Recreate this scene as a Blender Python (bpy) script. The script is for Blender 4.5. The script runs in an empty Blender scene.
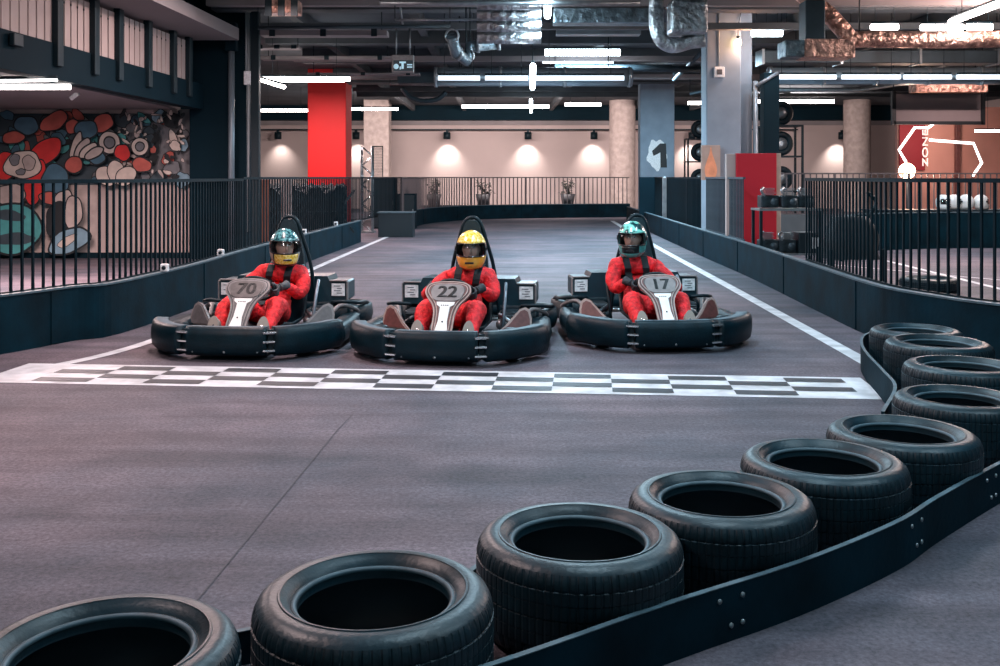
import bpy, bmesh, math, random
from mathutils import Vector, Matrix
from mathutils.bvhtree import BVHTree
R = math.radians
PI = math.pi
random.seed(7)
scene = bpy.context.scene
COL = scene.collection
F = 1000.0
HZ = 177.0
CH = 1.45


def P(px, py, y):
    """world point seen at a pixel of the photograph at depth y"""
    return Vector(((px - 500) / F * y, y, CH - (py - HZ) / F * y))


def G(px, py, z=0.0):
    """world point on the horizontal plane z seen at a pixel"""
    y = (CH - z) * F / (py - HZ)
    return Vector(((px - 500) / F * y, y, z))


# ------------------------------------------------------------------ materials
def lin(c):
    return tuple(((v / 255) / 12.92 if v / 255 <= 0.04045 else ((v / 255 + 0.055) / 1.055) ** 2.4) for v in c)


def mat(name, c, rough=0.6, metal=0.0, noise=None, bump=None, emit=None, c2=None, spec=0.5, coat=0.0):
    """c, c2: sRGB 0-255. noise=(scale, amount or ramp lo/hi), bump=(scale, strength)"""
    m = bpy.data.materials.new(name)
    m.use_nodes = True
    nt = m.node_tree
    b = nt.nodes['Principled BSDF']
    a = lin(c)
    b.inputs['Base Color'].default_value = (*a, 1)
    b.inputs['Roughness'].default_value = rough
    b.inputs['Metallic'].default_value = metal
    b.inputs['Specular IOR Level'].default_value = spec
    b.inputs['Coat Weight'].default_value = coat
    if noise or bump:
        tc = nt.nodes.new('ShaderNodeTexCoord')
    if noise:
        n = nt.nodes.new('ShaderNodeTexNoise')
        n.inputs['Scale'].default_value = noise[0]
        n.inputs['Detail'].default_value = 5
        nt.links.new(tc.outputs['Object'], n.inputs['Vector'])
        r = nt.nodes.new('ShaderNodeValToRGB')
        if c2 is None:
            lo = tuple(max(0, v * (1 - noise[1])) for v in a)
            hi = tuple(min(1, v * (1 + noise[1])) for v in a)
            p0, p1 = 0.3, 0.7
        else:
            lo, hi = a, lin(c2)
            p0, p1 = 0.5 - noise[1] / 2, 0.5 + noise[1] / 2
        r.color_ramp.elements[0].color = (*lo, 1)
        r.color_ramp.elements[1].color = (*hi, 1)
        r.color_ramp.elements[0].position = p0
        r.color_ramp.elements[1].position = p1
        nt.links.new(n.outputs['Fac'], r.inputs['Fac'])
        nt.links.new(r.outputs['Color'], b.inputs['Base Color'])
    if bump:
        n2 = nt.nodes.new('ShaderNodeTexNoise')
        n2.inputs['Scale'].default_value = bump[0]
        n2.inputs['Detail'].default_value = 4
        nt.links.new(tc.outputs['Object'], n2.inputs['Vector'])
        bp = nt.nodes.new('ShaderNodeBump')
        bp.inputs['Strength'].default_value = bump[1]
        bp.inputs['Distance'].default_value = bump[2] if len(bump) > 2 else 0.02
        nt.links.new(n2.outputs['Fac'], bp.inputs['Height'])
        nt.links.new(bp.outputs['Normal'], b.inputs['Normal'])
    if emit:
        b.inputs['Emission Color'].default_value = (*lin(emit[0]), 1)
        b.inputs['Emission Strength'].default_value = emit[1]
    return m


M = {}
M['plastic'] = mat('black_plastic', (3, 29, 38), 0.45, noise=(9, 0.35), bump=(60, 0.12), spec=0.22)
M['barrier'] = mat('black_barrier_plastic', (0, 30, 41), 0.75, noise=(3.0, 0.45), bump=(30, 0.1), spec=0.12)
M['barrier_edge'] = mat('scuffed_plastic_edge', (60, 82, 92), 0.6, noise=(14, 0.3))
M['tyre'] = mat('tyre_rubber', (5, 30, 39), 0.5, noise=(9, 0.35), bump=(90, 0.12), spec=0.3)
M['tyre_side'] = mat('tyre_sidewall_rubber', (12, 38, 47), 0.42, noise=(5, 0.5), bump=(60, 0.1), spec=0.4)
M['tyre_liner'] = mat('tyre_inner_rubber', (14, 42, 52), 0.6)
M['steel_dark'] = mat('dark_painted_steel', (9, 30, 38), 0.5, 0.1, spec=0.3)
M['steel_fence'] = mat('fence_steel', (4, 25, 33), 0.6, 0.0, noise=(6, 0.3), spec=0.15)
M['steel_mid'] = mat('grey_blue_fence_steel', (58, 74, 84), 0.5, 0.1, noise=(6, 0.2), spec=0.3)
M['fence_far'] = mat('far_fence_steel', (96, 90, 92), 0.5, 0.2)
M['steel'] = mat('grey_steel', (150, 156, 160), 0.35, 0.7, noise=(8, 0.2))
M['chrome'] = mat('bright_metal', (205, 208, 210), 0.2, 0.9)
M['pole'] = mat('pale_grey_pole', (120, 132, 142), 0.4, 0.3)
M['asphalt'] = None
M['white_line'] = mat('white_floor_paint', (196, 196, 200), 0.6, noise=(5, 0.3))
M['black_check'] = mat('black_floor_paint', (38, 42, 50), 0.55, noise=(5, 0.3))
M['red_suit'] = mat('red_suit_cloth', (222, 22, 32), 0.7, noise=(20, 0.55), bump=(24, 1.0))
M['skin'] = mat('skin', (228, 186, 166), 0.55)
M['eye_white'] = mat('eye_white', (225, 220, 215), 0.3)
M['eye_dark'] = mat('eye_dark', (30, 24, 24), 0.3)
M['strap'] = mat('black_strap', (10, 28, 34), 0.7, bump=(80, 0.2))
M['glove'] = mat('dark_glove', (34, 40, 46), 0.7, noise=(20, 0.4), bump=(30, 0.4))
M['glove_grey'] = mat('grey_glove', (74, 76, 80), 0.7, noise=(16, 0.5), bump=(30, 0.4))
M['balaclava'] = mat('dark_hood_cloth', (18, 26, 30), 0.8)
M['shoe'] = mat('beige_shoe', (138, 128, 122), 0.7, noise=(14, 0.25))
M['sole'] = mat('pale_shoe_sole', (150, 140, 132), 0.7)
M['seat'] = mat('black_seat_plastic', (8, 30, 38), 0.45)
M['pad'] = mat('black_padding', (12, 38, 46), 0.65, bump=(40, 0.2))
M['cover'] = mat('engine_cover_plastic', (20, 50, 60), 0.4, noise=(5, 0.2))
M['label_white'] = mat('white_sticker', (222, 224, 226), 0.5, noise=(30, 0.2))
M['label_ink'] = mat('grey_ink', (96, 104, 110), 0.5)
M['beige'] = mat('beige_trim', (150, 130, 124), 0.45, noise=(20, 0.2))
M['brown'] = mat('brown_trim', (92, 52, 50), 0.45, noise=(20, 0.3))
M['grey_trim'] = mat('grey_trim', (116, 111, 111), 0.45, noise=(20, 0.2))
M['greyd_trim'] = mat('dark_grey_trim', (84, 82, 84), 0.45, noise=(20, 0.25))
M['panel_white'] = mat('white_fairing', (226, 224, 222), 0.4, noise=(12, 0.1))
M['ink'] = mat('black_ink', (22, 26, 30), 0.5)
M['grey_face'] = mat('grey_number_field', (78, 73, 73), 0.5, noise=(18, 0.3))
M['helm_yellow'] = mat('yellow_helmet_paint', (222, 176, 40), 0.25, noise=(55, 0.14), c2=(244, 218, 130), coat=0.6)
M['helm_orange'] = mat('orange_helmet_paint', (232, 160, 58), 0.25, coat=0.6, noise=(20, 0.15))
M['helm_teal'] = mat('teal_glitter_paint', (16, 62, 72), 0.25, noise=(42, 0.16), c2=(96, 158, 162), coat=0.6)
M['helm_beige'] = mat('pale_helmet_paint', (196, 170, 150), 0.3, coat=0.5)
M['helm_camo'] = mat('mint_camouflage_paint', (14, 58, 62), 0.25, noise=(13, 0.10), c2=(132, 214, 198), coat=0.6)
M['helm_mint'] = mat('mint_helmet_paint', (78, 150, 148), 0.25, noise=(26, 0.3), coat=0.5)
M['helm_black'] = mat('black_helmet_paint', (16, 22, 26), 0.3, coat=0.4)
M['helm_white'] = mat('white_helmet_paint', (200, 205, 205), 0.3, coat=0.4)
M['wall_pink'] = mat('beige_wall_paint', (184, 166, 162), 0.8, noise=(0.6, 0.06))
M['wall_dark'] = mat('dark_teal_wall_paint', (2, 28, 38), 0.8, noise=(0.7, 0.2), spec=0.15)
M['ceil'] = mat('dark_ceiling_paint', (72, 80, 86), 0.85, noise=(0.8, 0.35))
M['beam'] = mat('dark_beam_paint', (78, 84, 88), 0.8, noise=(1.2, 0.3))
M['beam_pink'] = mat('greyish_pink_soffit', (134, 126, 127), 0.8, noise=(1.0, 0.15))
M['soffit'] = mat('grey_soffit_paint', (128, 122, 124), 0.8, noise=(0.5, 0.1))
M['panel_pink'] = mat('pale_cladding', (172, 154, 150), 0.7, noise=(2, 0.08))
M['col_grey'] = mat('blue_grey_column_paint', (124, 138, 152), 0.75, noise=(2.5, 0.12))
M['col_beige'] = mat('beige_column_plaster', (172, 156, 150), 0.8, noise=(5, 0.18))
M['col_red'] = mat('red_column_paint', (230, 28, 30), 0.6, noise=(1, 0.06))
M['red_board'] = mat('crimson_board', (178, 10, 36), 0.6)
M['wood'] = mat('pale_board_edge', (168, 148, 136), 0.7, noise=(6, 0.2))
M['conduit'] = mat('pale_conduit', (150, 156, 160), 0.5)
M['duct'] = mat('galvanised_duct', (150, 166, 176), 0.3, 0.75, noise=(2, 0.15), bump=(5, 0.1))
M['duct_dark'] = mat('dull_duct', (58, 72, 80), 0.5, 0.4, noise=(2, 0.3))
M['foil'] = mat('crinkled_foil', (176, 180, 184), 0.3, 0.85, noise=(7, 0.5), bump=(8, 1.0, 0.09))
M['foil_warm_lit'] = mat('crinkled_warm_lit_foil', (196, 150, 134), 0.32, 0.8, noise=(9, 0.6), bump=(9, 1.0, 0.10))  # foil with warm light painted into its coppery tone
M['foil_dark'] = mat('dull_crinkled_foil', (110, 124, 132), 0.35, 0.8, noise=(6, 0.5), bump=(8, 0.9, 0.06))
M['tube'] = mat('lit_tube', (255, 255, 255), 0.5, emit=((255, 244, 240), 16.0))
M['tube_cool'] = mat('lit_cool_tube', (255, 255, 255), 0.5, emit=((226, 244, 255), 16.0))
M['tube_soft'] = mat('lit_soft_tube', (255, 255, 255), 0.5, emit=((214, 236, 250), 1.6))
M['neon'] = mat('lit_neon_tube', (255, 240, 235), 0.5, emit=((255, 240, 236), 4.0))
M['bulb'] = mat('lit_warm_bulb', (255, 220, 180), 0.5, emit=((255, 196, 140), 40.0))
M['bulb_big'] = mat('lit_warm_lamp', (255, 220, 180), 0.5, emit=((255, 206, 170), 14.0))
M['letter'] = mat('lit_sign_letters', (230, 220, 215), 0.5, emit=((255, 236, 230), 0.8))
M['warm_wall'] = mat('reddish_wall_paint', (180, 128, 116), 0.8, noise=(0.8, 0.2))
M['crimson'] = mat('crimson_panel_paint', (128, 18, 32), 0.7)
M['pot'] = mat('dark_plant_pot', (44, 44, 48), 0.6)
M['leaf'] = mat('dark_leaf', (38, 44, 38), 0.6, noise=(20, 0.4))
M['orange_panel'] = mat('orange_brown_panel', (166, 98, 76), 0.7, noise=(3, 0.2))
M['tarp'] = mat('dark_tarpaulin', (20, 32, 38), 0.7, noise=(6, 0.5), bump=(8, 0.8))
M['engine'] = mat('dark_engine_metal', (44, 54, 60), 0.45, 0.5, noise=(15, 0.6))
M['sign_board'] = mat('grey_sign_board', (128, 116, 116), 0.7, noise=(1.5, 0.08))
M['sign_lit'] = mat('pale_blue_sign', (150, 190, 205), 0.5, emit=((190, 225, 240), 0.5))
M['poster'] = mat('pale_poster', (160, 140, 130), 0.7, noise=(4, 0.15))
M['seam'] = mat('floor_joint', (64, 61, 67), 0.8)
M['flame'] = mat('orange_flame_print', (214, 140, 104), 0.7, noise=(6, 0.2))


def asphalt():
    m = bpy.data.materials.new('asphalt')
    m.use_nodes = True
    nt = m.node_tree
    b = nt.nodes['Principled BSDF']
    tc = nt.nodes.new('ShaderNodeTexCoord')

    def noise(scale, detail=4, rough=0.6):
        n = nt.nodes.new('ShaderNodeTexNoise')
        n.inputs['Scale'].default_value = scale
        n.inputs['Detail'].default_value = detail
        n.inputs['Roughness'].default_value = rough
        nt.links.new(tc.outputs['Object'], n.inputs['Vector'])
        return n
    big = noise(0.45, 5)
    fine = noise(48, 4, 0.75)
    mid = noise(4.0, 5)
    ramp = nt.nodes.new('ShaderNodeValToRGB')
    ramp.color_ramp.elements[0].position = 0.34
    ramp.color_ramp.elements[1].position = 0.66
    ramp.color_ramp.elements[0].color = (*lin((63, 68, 78)), 1)
    ramp.color_ramp.elements[1].color = (*lin((106, 94, 101)), 1)
    nt.links.new(big.outputs['Fac'], ramp.inputs['Fac'])
    r2 = nt.nodes.new('ShaderNodeMapRange')
    r2.inputs['From Min'].default_value = 0.3
    r2.inputs['From Max'].default_value = 0.7
    r2.inputs['To Min'].default_value = 0.5
    r2.inputs['To Max'].default_value = 1.5
    nt.links.new(fine.outputs['Fac'], r2.inputs['Value'])
    r3 = nt.nodes.new('ShaderNodeMapRange')
    r3.inputs['From Min'].default_value = 0.3
    r3.inputs['From Max'].default_value = 0.7
    r3.inputs['To Min'].default_value = 0.86
    r3.inputs['To Max'].default_value = 1.14
    nt.links.new(mid.outputs['Fac'], r3.inputs['Value'])
    mul = nt.nodes.new('ShaderNodeMath')
    mul.operation = 'MULTIPLY'
    nt.links.new(r2.outputs[0], mul.inputs[0])
    nt.links.new(r3.outputs[0], mul.inputs[1])
    # long dark skid smears across the track
    mp_ = nt.nodes.new('ShaderNodeMapping')
    mp_.inputs['Rotation'].default_value = (0, 0, R(-38))
    mp_.inputs['Scale'].default_value = (0.35, 3.2, 1)
    nt.links.new(tc.outputs['Object'], mp_.inputs['Vector'])
    sk = nt.nodes.new('ShaderNodeTexNoise')
    sk.inputs['Scale'].default_value = 1.3
    sk.inputs['Detail'].default_value = 6
    nt.links.new(mp_.outputs[0], sk.inputs['Vector'])
    r4 = nt.nodes.new('ShaderNodeMapRange')
    r4.inputs['From Min'].default_value = 0.35
    r4.inputs['From Max'].default_value = 0.62
    r4.inputs['To Min'].default_value = 0.70
    r4.inputs['To Max'].default_value = 1.12
    nt.links.new(sk.outputs['Fac'], r4.inputs['Value'])
    mul2 = nt.nodes.new('ShaderNodeMath')
    mul2.operation = 'MULTIPLY'
    nt.links.new(mul.outputs[0], mul2.inputs[0])
    nt.links.new(r4.outputs[0], mul2.inputs[1])
    mul = mul2
    vm = nt.nodes.new('ShaderNodeVectorMath')
    vm.operation = 'SCALE'
    nt.links.new(ramp.outputs['Color'], vm.inputs[0])
    nt.links.new(mul.outputs[0], vm.inputs['Scale'])
    nt.links.new(vm.outputs[0], b.inputs['Base Color'])
    b.inputs['Roughness'].default_value = 0.72
    b.inputs['Specular IOR Level'].default_value = 0.25
    bp = nt.nodes.new('ShaderNodeBump')
    bp.inputs['Strength'].default_value = 0.3
    bp.inputs['Distance'].default_value = 0.01
    nt.links.new(fine.outputs['Fac'], bp.inputs['Height'])
    nt.links.new(bp.outputs['Normal'], b.inputs['Normal'])
    return m


M['asphalt'] = asphalt()


def add_sipes(m, n, strength):
    """fine grooves running across the tread all round the tyre's axis"""
    nt = m.node_tree
    b = nt.nodes['Principled BSDF']
    tc = nt.nodes.new('ShaderNodeTexCoord')
    g = nt.nodes.new('ShaderNodeTexGradient')
    g.gradient_type = 'RADIAL'
    nt.links.new(tc.outputs['Object'], g.inputs['Vector'])
    mu_ = nt.nodes.new('ShaderNodeMath'); mu_.operation = 'MULTIPLY'; mu_.inputs[1].default_value = n
    nt.links.new(g.outputs['Fac'], mu_.inputs[0])
    pp = nt.nodes.new('ShaderNodeMath'); pp.operation = 'PINGPONG'; pp.inputs[1].default_value = 0.5
    nt.links.new(mu_.outputs[0], pp.inputs[0])
    mr = nt.nodes.new('ShaderNodeMapRange')
    mr.inputs['From Min'].default_value = 0.05
    mr.inputs['From Max'].default_value = 0.22
    nt.links.new(pp.outputs[0], mr.inputs['Value'])
    bp = nt.nodes.new('ShaderNodeBump')
    bp.inputs['Strength'].default_value = strength
    bp.inputs['Distance'].default_value = 0.012
    nt.links.new(mr.outputs[0], bp.inputs['Height'])
    old = b.inputs['Normal'].links
    if old:
        nt.links.new(old[0].from_socket, bp.inputs['Normal'])
    nt.links.new(bp.outputs['Normal'], b.inputs['Normal'])


M['tread'] = mat('tyre_tread_rubber', (5, 30, 39), 0.5, noise=(9, 0.35), bump=(90, 0.12), spec=0.35)
add_sipes(M['tread'], 84, 0.6)


def visor_mat():
    m = bpy.data.materials.new('tinted_visor')
    m.use_nodes = True
    nt = m.node_tree
    out = nt.nodes['Material Output']
    nt.nodes.remove(nt.nodes['Principled BSDF'])
    t = nt.nodes.new('ShaderNodeBsdfTransparent')
    t.inputs['Color'].default_value = (0.80, 0.80, 0.82, 1)
    g = nt.nodes.new('ShaderNodeBsdfGlossy')
    g.inputs['Roughness'].default_value = 0.12
    g.inputs['Color'].default_value = (0.7, 0.75, 0.8, 1)
    mx = nt.nodes.new('ShaderNodeMixShader')
    mx.inputs[0].default_value = 0.07
    nt.links.new(t.outputs[0], mx.inputs[1])
    nt.links.new(g.outputs[0], mx.inputs[2])
    nt.links.new(mx.outputs[0], out.inputs['Surface'])
    return m


M['visor'] = visor_mat()


# ------------------------------------------------------------------ mesh builder
class MB:
    def __init__(s):
        s.v, s.f, s.mi, s.sm = [], [], [], []

    def add(s, verts, faces, mi=0, smooth=False):
        o = len(s.v)
        s.v += [tuple(v) for v in verts]
        for k, f in enumerate(faces):
            s.f.append([i + o for i in f])
            s.mi.append(mi[k] if isinstance(mi, (list, tuple)) else mi)
            s.sm.append(smooth)
        return s

    def bm(s, b, mi=0, smooth=False, X=None):
        if X is not None:
            b.transform(X)
        b.verts.ensure_lookup_table()
        b.verts.index_update()
        s.add([v.co[:] for v in b.verts], [[v.index for v in f.verts] for f in b.faces], mi, smooth)
        b.free()
        return s

    def box(s, c, d, rot=None, mi=0, bev=0.0, seg=2):
        b = bmesh.new()
        bmesh.ops.create_cube(b, size=1)
        for v in b.verts:
            v.co = Vector((v.co.x * d[0], v.co.y * d[1], v.co.z * d[2]))
        if bev:
            bmesh.ops.bevel(b, geom=b.edges[:], offset=bev, segments=seg, affect='EDGES', profile=0.5)
        X = Matrix.Translation(Vector(c))
        if rot is not None:
            X = X @ (rot.to_4x4() if isinstance(rot, Matrix) else Matrix.Rotation(rot, 4, 'Z'))
        return s.bm(b, mi, False, X)

    def tube(s, pts, r, seg=8, mi=0, closed=False, caps=True, smooth=True):
        pts = [Vector(p) for p in pts]
        n = len(pts)
        rs = r if isinstance(r, (list, tuple)) else [r] * n
        t0 = (pts[1] - pts[0]).normalized()
        up = Vector((0, 0, 1)) if abs(t0.z) < 0.9 else Vector((1, 0, 0))
        nx = t0.cross(up).normalized()
        vs, fs = [], []
        for i, p in enumerate(pts):
            a = pts[(i - 1) % n] if (closed or i > 0) else p
            c = pts[(i + 1) % n] if (closed or i < n - 1) else p
            t = (c - a).normalized()
            nx = (nx - t * nx.dot(t)).normalized()
            ny = t.cross(nx)
            for k in range(seg):
                an = 2 * PI * k / seg
                vs.append(p + (nx * math.cos(an) + ny * math.sin(an)) * rs[i])
        m = n if closed else n - 1
        for i in range(m):
            j = (i + 1) % n
            for k in range(seg):
                l = (k + 1) % seg
                fs.append([i * seg + k, i * seg + l, j * seg + l, j * seg + k])
        s.add(vs, fs, mi, smooth)
        if caps and not closed:
            o = len(s.v) - len(vs)
            s.f.append([o + k for k in range(seg)][::-1]); s.mi.append(mi); s.sm.append(False)
            s.f.append([o + (n - 1) * seg + k for k in range(seg)]); s.mi.append(mi); s.sm.append(False)
        return s

    def lathe(s, prof, seg=32, X=None, mi=0, closed=False, smooth=True, mod=None):
        """prof: [(r, z)], mi: int or list per band"""
        vs, fs, ms = [], [], []
        n = len(prof)
        for i, (r, z) in enumerate(prof):
            for k in range(seg):
                a = 2 * PI * k / seg
                rr = r if mod is None else mod(i, k, r)
                vs.append(Vector((rr * math.cos(a), rr * math.sin(a), z)))
        for i in range(n if closed else n - 1):
            j = (i + 1) % n
            for k in range(seg):
                l = (k + 1) % seg
                fs.append([i * seg + k, i * seg + l, j * seg + l, j * seg + k])
                ms.append(mi[i] if isinstance(mi, (list, tuple)) else mi)
        if X is not None:
            vs = [X @ v for v in vs]
        return s.add(vs, fs, ms, smooth)

    def prism(s, poly, h, X=None, mi=0, mi_side=None):
        """polygon in local XY (ccw) extruded from z=0 to z=h"""
        n = len(poly)
        vs = [Vector((p[0], p[1], 0)) for p in poly] + [Vector((p[0], p[1], h)) for p in poly]
        fs = [list(range(n))[::-1], [n + i for i in range(n)]]
        fs += [[i, (i + 1) % n, n + (i + 1) % n, n + i] for i in range(n)]
        if X is not None:
            vs = [X @ v for v in vs]
        ms = [mi, mi] + [mi if mi_side is None else mi_side] * n
        return s.add(vs, fs, ms)

    def ell(s, c, r, rot=None, seg=16, rings=10, mi=0):
        b = bmesh.new()
        bmesh.ops.create_uvsphere(b, u_segments=seg, v_segments=rings, radius=1)
        X = Matrix.Translation(Vector(c)) @ (rot.to_4x4() if rot is not None else Matrix()) @ Matrix.Diagonal((*r, 1))
        return s.bm(b, mi, True, X)

    def sweep(s, prof, path, mi=0, closed=False, smooth=False, top=None, caps=True):
        """prof: [(n, z)] closed section, n to the left of travel; path: plan points (x, y[, z])"""
        pts = [Vector((p[0], p[1])) for p in path]
        zs = [p[2] if len(p) > 2 else 0.0 for p in path]
        n, k = len(pts), len(prof)
        vs, fs, ms = [], [], []
        for i, p in enumerate(pts):
            a = pts[(i - 1) % n] if (closed or i > 0) else p
            c = pts[(i + 1) % n] if (closed or i < n - 1) else p
            d1 = (p - a).normalized() if (p - a).length > 1e-6 else (c - p).normalized()
            d2 = (c - p).normalized() if (c - p).length > 1e-6 else d1
            t = (d1 + d2).normalized()
            nn = Vector((-t.y, t.x))
            q = max(0.5, nn.dot(Vector((-d1.y, d1.x))))
            for (o, z) in prof:
                w = p + nn * (o / q)
                vs.append((w.x, w.y, z + zs[i]))
        for i in range(n if closed else n - 1):
            j = (i + 1) % n
            for a in range(k):
                b = (a + 1) % k
                fs.append([i * k + a, j * k + a, j * k + b, i * k + b])
                ms.append(top[1] if top and a in top[0] else mi)
        if caps and not closed:
            fs.append([a for a in range(k)]); ms.append(mi)
            fs.append([(n - 1) * k + a for a in range(k)][::-1]); ms.append(mi)
        return s.add(vs, fs, ms, smooth)

    def build(s, name, m, parent=None, loc=None, rz=None):
        me = bpy.data.meshes.new(name)
        me.from_pydata(s.v, [], s.f)
        for x in (m if isinstance(m, (list, tuple)) else [m]):
            me.materials.append(M[x] if isinstance(x, str) else x)
        me.polygons.foreach_set('material_index', s.mi)
        me.polygons.foreach_set('use_smooth', s.sm)
        b = bmesh.new()
        b.from_mesh(me)
        bmesh.ops.recalc_face_normals(b, faces=b.faces)
        b.to_mesh(me)
        b.free()
        me.update()
        o = bpy.data.objects.new(name, me)
        COL.objects.link(o)
        if parent is not None:
            o.parent = parent
        if loc is not None:
            o.location = loc
        if rz is not None:
            o.rotation_euler = (0, 0, rz)
        return o


def tag(o, label, cat, group=None, kind=None):
    o['label'] = label
    o['category'] = cat
    if group:
        o['group'] = group
    if kind:
        o['kind'] = kind
    return o


def struct(o):
    o['kind'] = 'structure'
    return o


def empty(name, loc=(0, 0, 0), rz=0.0):
    o = bpy.data.objects.new(name, None)
    o.empty_display_size = 0.1
    o.location = loc
    o.rotation_euler = (0, 0, rz)
    COL.objects.link(o)
    return o


def smooth_path(pts, n=6, closed=False):
    pts = [Vector((*p, 0)) if len(p) == 2 else Vector(p) for p in pts]
    out = []
    m = len(pts)
    for i in range(m if closed else m - 1):
        if closed:
            p0, p1, p2, p3 = pts[i - 1], pts[i], pts[(i + 1) % m], pts[(i + 2) % m]
        else:
            p0 = pts[i - 1] if i else pts[0] * 2 - pts[1]
            p1, p2 = pts[i], pts[i + 1]
            p3 = pts[i + 2] if i + 2 < m else pts[-1] * 2 - pts[-2]
        for k in range(n):
            t = k / n
            out.append(0.5 * ((2 * p1) + (-p0 + p2) * t + (2 * p0 - 5 * p1 + 4 * p2 - p3) * t * t + (-p0 + 3 * p1 - 3 * p2 + p3) * t ** 3))
    if not closed:
        out.append(pts[-1].copy())
    return out


def resample(path, step):
    """points every step along a plan path, with the tangent angle"""
    out, acc, need = [], 0.0, 0.0
    for a, b in zip(path[:-1], path[1:]):
        d = (b - a).length
        while need <= acc + d:
            t = (need - acc) / d if d else 0
            out.append((a.lerp(b, t), math.atan2(b.y - a.y, b.x - a.x)))
            need += step
        acc += d
    return out


def text_mesh(txt, size, depth=0.001, align='CENTER', X=None):
    """(verts, faces) of a string lying in XY"""
    c = bpy.data.curves.new('lettering', 'FONT')
    c.body = txt
    c.size = size
    c.extrude = depth
    c.align_x = align
    c.align_y = 'CENTER'
    o = bpy.data.objects.new('lettering', c)
    COL.objects.link(o)
    dg = bpy.context.evaluated_depsgraph_get()
    me = bpy.data.meshes.new_from_object(o.evaluated_get(dg))
    vs = [v.co.copy() for v in me.vertices]
    fs = [list(p.vertices) for p in me.polygons]
    bpy.data.objects.remove(o)
    bpy.data.meshes.remove(me)
    bpy.data.curves.remove(c)
    if X is not None:
        vs = [X @ v for v in vs]
    return vs, fs


# ------------------------------------------------------------------ go-karts
PANEL_O = Vector((0, -0.80, 0.19))
PANEL_U = Vector((0, 0.43, 0.41)).normalized()
PANEL_N = Vector((1, 0, 0)).cross(PANEL_U).normalized()


def panel_matrix(off):
    m = Matrix.Identity(4)
    for i, v in enumerate((Vector((1, 0, 0)), PANEL_U, PANEL_N)):
        m[0][i], m[1][i], m[2][i] = v
    m.translation = PANEL_O + PANEL_N * off
    return m


PANEL_HALF = [(0, 0), (0.05, 0.012), (0.082, 0.06), (0.086, 0.16), (0.09, 0.25), (0.112, 0.33), (0.158, 0.40),
              (0.185, 0.45), (0.188, 0.50), (0.168, 0.545), (0.12, 0.57), (0.05, 0.58), (0, 0.582)]


def panel_outline(inset):
    h = [Vector((*p, 0)) for p in smooth_path(PANEL_HALF, 3)] if False else [Vector(p) for p in smooth_path(PANEL_HALF, 3)]
    c = []
    for i, p in enumerate(h):
        a, b = h[max(i - 1, 0)], h[min(i + 1, len(h) - 1)]
        t = (b - a).normalized()
        n = Vector((-t.y, t.x, 0))
        q = p + n * inset
        q.x = max(0.0, q.x)
        if i == 0:
            q = Vector((0, inset, 0))
        if i == len(h) - 1:
            q = Vector((0, p.y - inset, 0))
        c.append(q)
    right = [(p.x, p.y) for p in c]
    left = [(-x, y) for x, y in right[1:-1]][::-1]
    return right + left


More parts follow.
